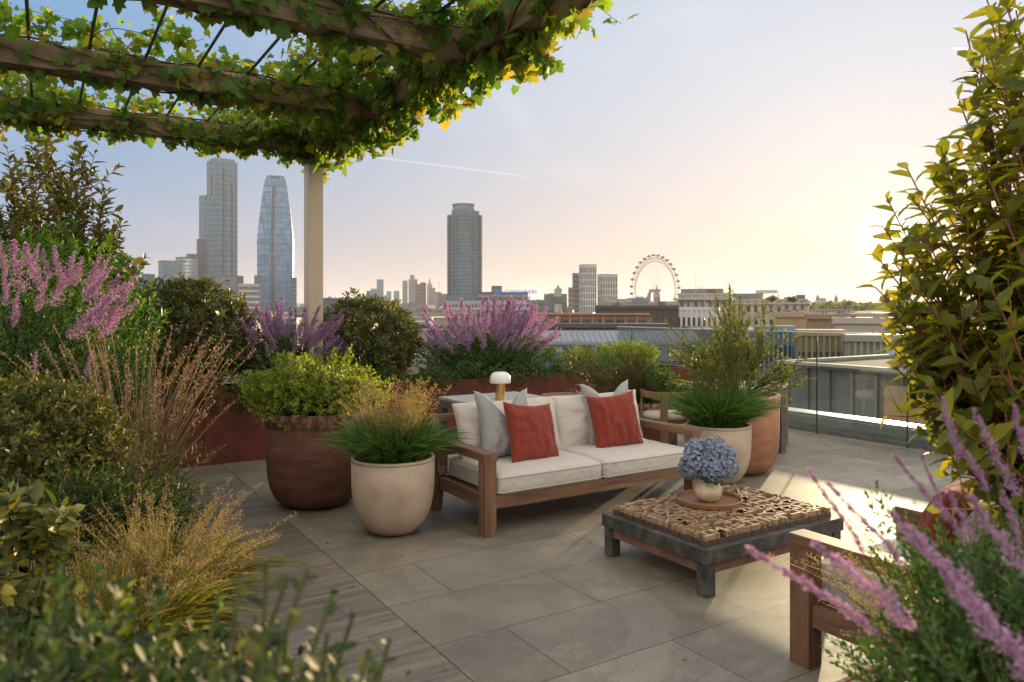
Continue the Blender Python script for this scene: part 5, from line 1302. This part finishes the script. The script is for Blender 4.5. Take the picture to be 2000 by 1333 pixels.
ext(t, 'pinnacle_step', stone, (-5 * k_, 5 * k_, -5 * k_, 5 * k_, hh + .6, hh + 1.8)); MB().hexa([(-3 * k_, -3 * k_, hh + 1.81), (3 * k_, -3 * k_, hh + 1.81), (3 * k_, 3 * k_, hh + 1.81), (-3 * k_, 3 * k_, hh + 1.81)], [(-.2, -.2, hh + 3.6), (.2, -.2, hh + 3.6), (.2, .2, hh + 3.6), (-.2, .2, hh + 3.6)]).build('pinnacle', slate, t)
block('city_block', 'long low pale block between the sign office and the deco tower', 1035, 1066, 588, 460, .5, 0, grey, dglass, 3.6, 8)

# the great wheel
def wheel():
    Y = 1300.; cpx, cpy = 1281, 568; k_ = Y / F; Rr = 64 * k_; c = at(cpx, Y, zz(cpy, Y))
    al = math.atan((cpx - 1000) / F); t = empty('observation_wheel', c, -(TH + al) + R(48.5), 'giant observation wheel with capsules, pale against the orange sky', 'ferris wheel')
    wm = wallm('wheel_white', (.16, .14, .13)); cm = wallm('capsule', (.12, .11, .11))
    def ring(r, y, n=96): return [(r * math.cos(2 * PI * i / n), y, r * math.sin(2 * PI * i / n)) for i in range(n + 1)]
    for y in (-3.2, 3.2): MB().tube(ring(Rr, y), .5, 6).build('rim', wm, t)
    MB().tube(ring(Rr - 6.5, 0), .5, 6).build('inner_rim', wm, t)
    m = MB()
    for i in range(96):
        a = 2 * PI * i / 96; b_ = 2 * PI * (i + .5) / 96
        for y in (-3.2, 3.2): m.tube([(Rr * math.cos(a), y, Rr * math.sin(a)), ((Rr - 6.5) * math.cos(b_), 0, (Rr - 6.5) * math.sin(b_))], .22, 3)
    m.build('rim_lattice', wm, t)
    for i in range(32):
        a = 2 * PI * (i + .5) / 32; r2 = Rr + 4.4
        mb = MB(); mb.lathe([(0, -3.9), (1.3, -3.5), (2.0, -2), (2.15, 0), (2.0, 2), (1.3, 3.5), (0, 3.9)], 10)
        o = mb.build('capsule', cm, t, smooth=True, loc=(r2 * math.cos(a), 0, r2 * math.sin(a)), rot=(PI / 2, 0, 0))
    for i in range(64):
        a = 2 * PI * i / 64; y = 5 if i % 2 else -5
        MB().tube([(.8 * math.cos(a), y, .8 * math.sin(a)), ((Rr - 6.5) * math.cos(a), 0, (Rr - 6.5) * math.sin(a))], .10, 3).build('spoke', wm, t)
    MB().tube([(0, -9, 0), (0, 14, 0)], 2.6, 12).build('hub', wm, t)
    zf = GZ - c.z
    for x in (-16, 16): MB().tube([(0, 13, 0), (x, 34, zf)], 2.0, 8, 1.3).build('support_leg', wm, t)
wheel()
t = block('clock_tower', 'dark pointed tower standing inside the great wheel circle', 1276, 1289, 574, 900, 1, 10, tan, dglass, 12, 2, fins=False, roof=None)
k_ = 900 / F; hh = zz(574, 900) - GZ; q = 4.6 * k_
MB().hexa([(-q, -q, hh), (q, -q, hh), (q, q, hh), (-q, q, hh)], [(-q * .35, -q * .35, hh + 6), (q * .35, -q * .35, hh + 6), (q * .35, q * .35, hh + 6), (-q * .35, q * .35, hh + 6)]).build('roof', slate, t)
MB().tube([(0, 0, hh + 6), (0, 0, hh + 12)], .9, 6, .1).build('finial', slate, t)
block('city_block', 'low stone block under the great wheel', 1262, 1325, 590, 700, .4, 6, stone, dglass, 4, 16)

# classical rooftops right of the wheel
t = block('stone_building', 'pale classical stone building with attic storey and flagpole', 1326, 1428, 577, 150, .55, -8, stone, dglass, 3.3, 7, windows='window', vis=24, finw=.55, band=.42)
hh = zz(577, 150) - GZ
ext(t, 'cornice', stone, (-5.9, 5.9, -3.7, 3.6, hh - .95, hh - .55)); ext(t, 'attic', grey, (-4.6, 3.9, -2, 2.2, hh + .48, hh + 1.35))
MB().tube([(-1.4, -3.2, hh), (-1.4, -3.2, hh + 4.2)], .05, 6).build('flagpole', white, t)
t = block('stone_building', 'long pale stone building with rooftop terrace plants behind the airy shrub', 1428, 1576, 588, 165, .4, -6, stone, dglass, 3.1, 10, windows='window', vis=20, finw=.55, band=.42)
hh = zz(588, 165) - GZ
ext(t, 'penthouse', grey, (-8, -1.5, -1.5, 2.4, hh + .45, hh + 1.75)); ext(t, 'stair_house', white, (-2.8, 1.9, -1.2, 2, hh + 1.76, hh + 2.5)); ext(t, 'cornice', stone, (-8.8, 8.8, -3.75, 3.6, hh - .8, hh - .45))
block('white_house', 'white painted facade with tall sash windows below the stone building', 1312, 1404, 606, 112, .5, -6, wallm('white_paint', (.5, .5, .5)), dglass, 3.2, 9, windows='window', vis=22, finw=.5, band=.55)
r_ = np.random.default_rng(31)
for i, (px, py, w_) in enumerate(((1352, 574, 3), (1508, 584, 2.6), (1548, 585, 2.2))):
    c = at(px, 158, zz(py + 5, 158)); bush('roof_shrub', ('rounded shrub at the near corner of the flagpole roof', 'spreading shrub on the long stone roof beside the stair house', 'small shrub at the far end of the long stone roof')[i], c, w_ * .5, w_ * .5, 1.3, 160, 8, .22, 1., SM, M['olive'], 300 + i, sl=.5)

# near rooftops below the terrace
dark = wallm('dark_cladding', (.075, .07, .068)); zinc = surf('zinc', [(.3, (.17, .20, .225)), (.7, (.25, .285, .31))], .5, .45, stretch=(3, .3, 1)); brick = wallm('orange_brick', (.27, .15, .10))
block('dark_plant_block', 'dark clad rooftop block between the white towers and the white facade', 1165, 1322, 603, 105, .3, 0, dark, dark, 3, 12, windows='none', fins=True, finw=.06)
t = block('glazed_brick_building', 'long brick fronted building with dark piers under a pale gutter line', 985, 1268, 616, 84, .25, -3, brick, dglass, 1.35, 13, windows='window', vis=26, finw=.22, band=.66)
t2 = block('dark_flat_roof', 'dark flat parapet in front of the brick fronted building', 980, 1300, 641, 72, .22, -3, dark, dark, 3, 6, windows='none', fins=False)
# zinc roof with standing seams
def zinc_roof():
    Y = 50.; x0, x1 = (985 - 1000) / F * Y, (1372 - 1000) / F * Y; w = x1 - x0; c = at(1178, Y, GZ); t = empty('zinc_roof_building', c, -TH, 'blue grey zinc roofed building with a strip of small windows, below the planter end', 'building')
    z1 = zz(646, Y + 3) - GZ; z0 = zz(668, Y) - GZ
    m = MB(); m.hexa([(-w / 2, 0, z0 - .2), (w / 2, 0, z0 - .2), (w / 2, 8, z0 - .2), (-w / 2, 8, z0 - .2)], [(-w / 2, 0, z0), (w / 2, 0, z0), (w / 2, 3, z1), (-w / 2, 3, z1)])
    n_ = 34
    for k in range(n_ + 1):
        x = -w / 2 + w * k / n_; m.hexa([(x - .02, -.01, z0), (x + .02, -.01, z0), (x + .02, 3, z1), (x - .02, 3, z1)], [(x - .02, -.03, z0 + .06), (x + .02, -.03, z0 + .06), (x + .02, 2.98, z1 + .06), (x - .02, 2.98, z1 + .06)])
    m.build('roof', zinc, t)
    MB().box(-w / 2 + .1, w / 2 - .1, .15, 7.9, 0, z0 - .201).build('wall', bluegrey, t)
    for k in range(11):
        x = -w / 2 + .8 + (w - 1.6) * k / 10.; MB().box(x - .35, x + .35, .10, .16, z0 - .85, z0 - .35).build('window', dglass, t)
    m = MB()
    for zr in (.5, 1.): m.tube([(-w / 2, -1.2, z0 - 1.7 + zr), (w / 2, -1.2, z0 - 1.7 + zr)], .02, 4)
    for k in range(20): x = -w / 2 + w * k / 19; m.tube([(x, -1.2, z0 - 1.8), (x, -1.2, z0 - .68)], .02, 4)
    m.build('railing', dark, t)
    MB().box(-w / 2, w / 2, -3.5, .1, 0, z0 - 1.8).build('lower_roof', slate, t)
zinc_roof()
block('tan_rooftop_block', 'tan flat rooftop box in the sunlit haze, nearer the airy shrub', 1515, 1580, 620, 62, .5, 4, tan, tan, 3, 4, windows='none', fins=False)
t = block('tan_rooftop_block', 'brown rooftop box with a comb like balustrade on its edge', 1578, 1664, 624, 58, .5, 4, wallm('brown_render', (.24, .17, .11)), tan, 3, 4, windows='none', fins=False)
hh = zz(624, 58) - GZ; m = MB()
for k in range(15): x = -1.6 + 3.2 * k / 14; m.box(x - .045, x + .045, -.95, -.85, hh + .43, hh + .72)
m.box(-1.68, 1.68, -.98, -.82, hh + .7205, hh + .79); m.build('balustrade', stone, t)
block('pale_rooftop_block', 'pale stepped rooftop in the haze past the brown rooftop box', 1632, 1762, 633, 50, .5, 4, stone, stone, 3, 4, windows='none', fins=False)
block('pale_rooftop_block', 'white hazy flat roof farther toward the sun', 1668, 1790, 615, 230, .5, 4, stone, dglass, 3.4, 10)
# the neighbouring roof seen through the glass
clad = surf('seam_cladding', [(.3, (.12, .125, .13)), (.7, (.19, .195, .2))], .6, .5, stretch=(2, 2, .3))
def neighbour():
    c = (14.5, 3.0, GZ); t = empty('neighbour_rooftop', c, 0, 'dark seamed metal rooftop enclosure beyond the glass balustrade', 'building')
    # stacked setbacks, all seen over and through the glass
    MB().box(-3.5, 26, -16, 13, 0, 28.4).build('lower_storeys', wallm('neighbour_wall', (.2, .19, .175)), t)
    MB().box(-3.52, 26.1, -16.1, 13.02, 28.401, 28.75).build('parapet_coping', stone, t)
    m = MB(); m.box(1.2, 18, -14, 9, 28.76, 30.2)
    for k in range(40): y = -14 + 23 * k / 39.; m.box(1.13, 1.21, y - .03, y + .03, 28.76, 30.19)
    for k in range(28): x = 1.3 + 16.6 * k / 27.; m.box(x - .03, x + .03, 8.99, 9.07, 28.76, 30.19)
    m.build('enclosure', clad, t)
    MB().box(1.0, 18.2, -14.2, 9.2, 30.201, 30.26).build('enclosure_roof', surf('membrane', [(.3, (.06, .062, .06)), (.7, (.12, .12, .115))], .8, .9), t)
    m = MB(); m.box(.98, 1.2, -14.2, 9.2, 30.261, 30.33); m.box(1.201, 18.2, 9.0, 9.22, 30.261, 30.33); m.build('enclosure_coping', stone, t)
    for (y0, y1) in ((4.6, 6.4), (-.5, 1.6), (-5., -3.4)):
        MB().box(1.05, 1.12, y0, y1, 28.9, 29.95).build('louvre_door', wallm('door_tan', (.36, .24, .15)), t)
    m = MB()
    for zr in (.55, 1.05): m.tube([(-3.2, -15.5, 28.75 + zr), (-3.2, 12.6, 28.75 + zr)], .025, 6)
    for k in range(24): y = -15.5 + 28.1 * k / 23; m.tube([(-3.2, y, 28.75), (-3.2, y, 29.8)], .022, 6)
    m.build('guard_rail', M['steel'], t)
    rr = np.random.default_rng(12)
    for k in range(16):
        x, y, s_ = rr.uniform(3, 17), rr.uniform(-13, 8), rr.uniform(.35, 1.0); z = 30.2605
        m = MB().box(x - s_, x + s_, y - s_ * .7, y + s_ * .7, z, z + s_ * .45)
        for q in range(5): m.box(x - s_ * 1.01, x - s_ * .99, y - s_ * .6, y + s_ * .6, z + s_ * (.05 + .08 * q), z + s_ * (.08 + .08 * q))
        m.build('roof_unit', (stone, grey, clad)[k % 3], t, bevel=0)
    for k in range(5):
        y = -11 + 4.6 * k; MB().tube([(3, y, 30.6), (17, y + .8, 30.6)], .12, 8).build('duct', M['steel'], t)
    for k in range(7):
        x, y = rr.uniform(2, 17), rr.uniform(-13, 8); MB().tube([(x, y, 30.26), (x, y, 30.26 + rr.uniform(.5, 1.3))], .06, 8).build('vent_pipe', M['steel'], t)
    return t
neighbour()
block('rooftop_row', 'long low pale roofline just beyond the metal enclosure', 1490, 1900, 664, 42, .2, 10, grey, dglass, 2.6, 16, windows='band', finw=.12)
block('rooftop_row', 'grey green flat roof strip beneath the tan rooftop boxes', 1440, 1760, 655, 54, .2, 8, slate, dglass, 2.6, 14, windows='band', finw=.12)

for i, (x0, x1, yt, Y, wl, lab) in enumerate(((1560, 1640, 657, 36, tan, 'tan stair head box on the roofs behind the metal enclosure'), (1655, 1740, 668, 34, stone, 'pale plant box with louvres behind the metal enclosure'), (1480, 1545, 648, 40, bluegrey, 'blue grey lift overrun behind the airy shrub'),
        (1700, 1800, 646, 70, brown, 'brown brick attic in the haze beyond the pale plant box'), (1580, 1690, 641, 88, grey, 'grey mansard strip in the haze behind the comb balustrade'), (1740, 1860, 632, 120, stone, 'cream terrace of houses in the haze near the tall shrub'), (1600, 1700, 627, 260, tan, 'hazy tan terrace roof far behind the brown box'))):
    block('rooftop_box', lab, x0, x1, yt, Y, .5, 8, wl, dglass, 2.2, 7, windows='band', finw=.4, band=.45)
# hazy skyline towards the sun: individual silhouettes, then the mass behind them
sky_l = [(1578, 1602, 592, 700, 'hazy long roof just past the long stone building'), (1600, 1612, 583, 1000, 'hazy turreted block near the long stone building'), (1640, 1668, 592, 760, 'hazy flat block between two spires and the tree line'), (1668, 1700, 596, 640, 'hazy broad block before the tall shrub'), (1700, 1740, 593, 600, 'hazy broad block beside the tall shrub')]
for x0, x1, yt, Y, lab in sky_l: block('hazy_building', lab, x0, x1, yt, Y, .6, 10, stone, dglass, 4, 6, vis=10)
for px, yt, Y, lab in ((1597, 572, 1000, 'domed hazy spire past the stone building'), (1633, 573, 900, 'sharp hazy church spire'), (1615, 583, 950, 'small hazy turret between two spires'), (1566, 577, 300, 'small spire on the end of the long stone roof')):
    k_ = Y / F; c = at(px, Y, GZ); hh = zz(yt, Y) - GZ; w_ = 3.4 * k_
    t = empty('church_spire', c, -TH, lab, 'spire')
    MB().box(-w_, w_, -w_, w_, 0, hh - 14 * k_).build('tower_shaft', stone, t)
    MB().lathe([(w_ * 1.1, hh - 14 * k_), (w_ * .9, hh - 9 * k_), (w_ * .3, hh - 5 * k_), (.05 * k_, hh)], 8).build('spire_roof', slate, t)
def distant_mass():
    r = np.random.default_rng(77); m = MB()
    for i in range(900):
        px = r.uniform(-100, 2150); Y = r.uniform(620, 3200); al = math.atan((px - 1000) / F)
        yt = 603 + r.normal() * 4 + (7 if Y < 1000 else 0); z1 = min(zz(yt, Y), 45); w_ = r.uniform(8, 40); d_ = r.uniform(8, 30); c = at(px, Y, 0)
        mt = Matrix.Translation((c.x, c.y, 0)) @ Matrix.Rotation(r.uniform(0, 3), 4, 'Z')
        if z1 > GZ + 4: m.box(-w_ / 2, w_ / 2, -d_ / 2, d_ / 2, GZ, z1, mt)
    o = m.build('distant_city', wallm('distant_wall', (.2, .2, .2), .35)); o['kind'] = 'stuff'; o['label'] = 'mass of distant low rooftops along the horizon'
    r = np.random.default_rng(78); m = MB()
    for i in range(420):
        px = r.uniform(-100, 2150); Y = r.uniform(90, 600); yt = r.uniform(618, 655) if Y < 250 else r.uniform(606, 622)
        if 1000 < px < 1340 and Y < 250: continue
        if px > 1320 and Y < 250: yt = max(yt, 640)
        z1 = zz(yt, Y); w_ = r.uniform(6, 22); d_ = r.uniform(6, 18); c = at(px, Y, 0)
        if z1 < GZ + 3: z1 = GZ + r.uniform(4, 12)
        m.box(-w_ / 2, w_ / 2, -d_ / 2, d_ / 2, GZ, z1, Matrix.Translation((c.x, c.y, 0)) @ Matrix.Rotation(-TH + r.normal() * .2, 4, 'Z'))
    o = m.build('low_rooftops', facadem('low_roof_walls', (.24, .225, .2), (.05, .055, .06), 3., 3.4, .75, .6)); o['kind'] = 'stuff'; o['label'] = 'jumble of low rooftops filling the streets below'
    # trees toward the sun
    n = 26000; px = r.uniform(1380, 2150, n); Y = r.uniform(420, 800, n); k = np.sin(px * .06) * 2.5 + np.sin(px * .17) * 1.5
    zt = H - (597 + k - Y0) / F * Y; X = (px - 1000) / F * Y; z_ = zt - (zt + 22) * r.random(n) ** 2.2 * .7
    P = np.stack([X * cT + Y * sT, -X * sT + Y * cT, z_], 1)
    fb = FB(5); fb.add(T_leaf(.9), P, r.normal(size=(n, 3)), r.normal(size=(n, 3)), 2.6 * (.5 + r.random(n))); o = fb.build('distant_trees', M['dark']); o['kind'] = 'stuff'; o['label'] = 'hazy tree line toward the sun'
distant_mass()
def hills():
    n = 160; vs = []; fs = []
    for i in range(n):
        px = -900 + 3900 * i / (n - 1); h_ = 46 + 22 * math.sin(i * .13) + 9 * math.sin(i * .41) + 4 * math.sin(i * 1.1)
        for Y, z_ in ((4300, GZ), (4700, GZ + h_ * .7), (5200, GZ + h_ + 10), (6200, GZ - 1)): p = at(px, Y, z_); vs.append(tuple(p))
    for i in range(n - 1):
        for j in range(3): a = i * 4 + j; fs.append((a, a + 4, a + 5, a + 1))
    structure(MB().poly(vs, fs).build('hills', surf('hill_green', [(.3, (.05, .06, .035)), (.7, (.09, .10, .06))], .004, .9), smooth=True))
hills()

# ------------------------------------------------------------------ haze
me = MB().box(-7200, 7200, -1600, 9100, GZ - 3.5, 215).mesh('haze'); ho = bpy.data.objects.new('haze', me); C.objects.link(ho); ho['kind'] = 'stuff'
hm = bpy.data.materials.new('haze_air'); hm.use_nodes = True; n_ = hm.node_tree.nodes; n_.remove(n_['Principled BSDF']); pv = n_.new('ShaderNodeVolumePrincipled')
pv.inputs['Density'].default_value = .0001; pv.inputs['Color'].default_value = (.72, .82, .97, 1); pv.inputs['Anisotropy'].default_value = .35
hm.node_tree.links.new(pv.outputs[0], n_['Material Output'].inputs['Volume']); me.materials.append(hm)
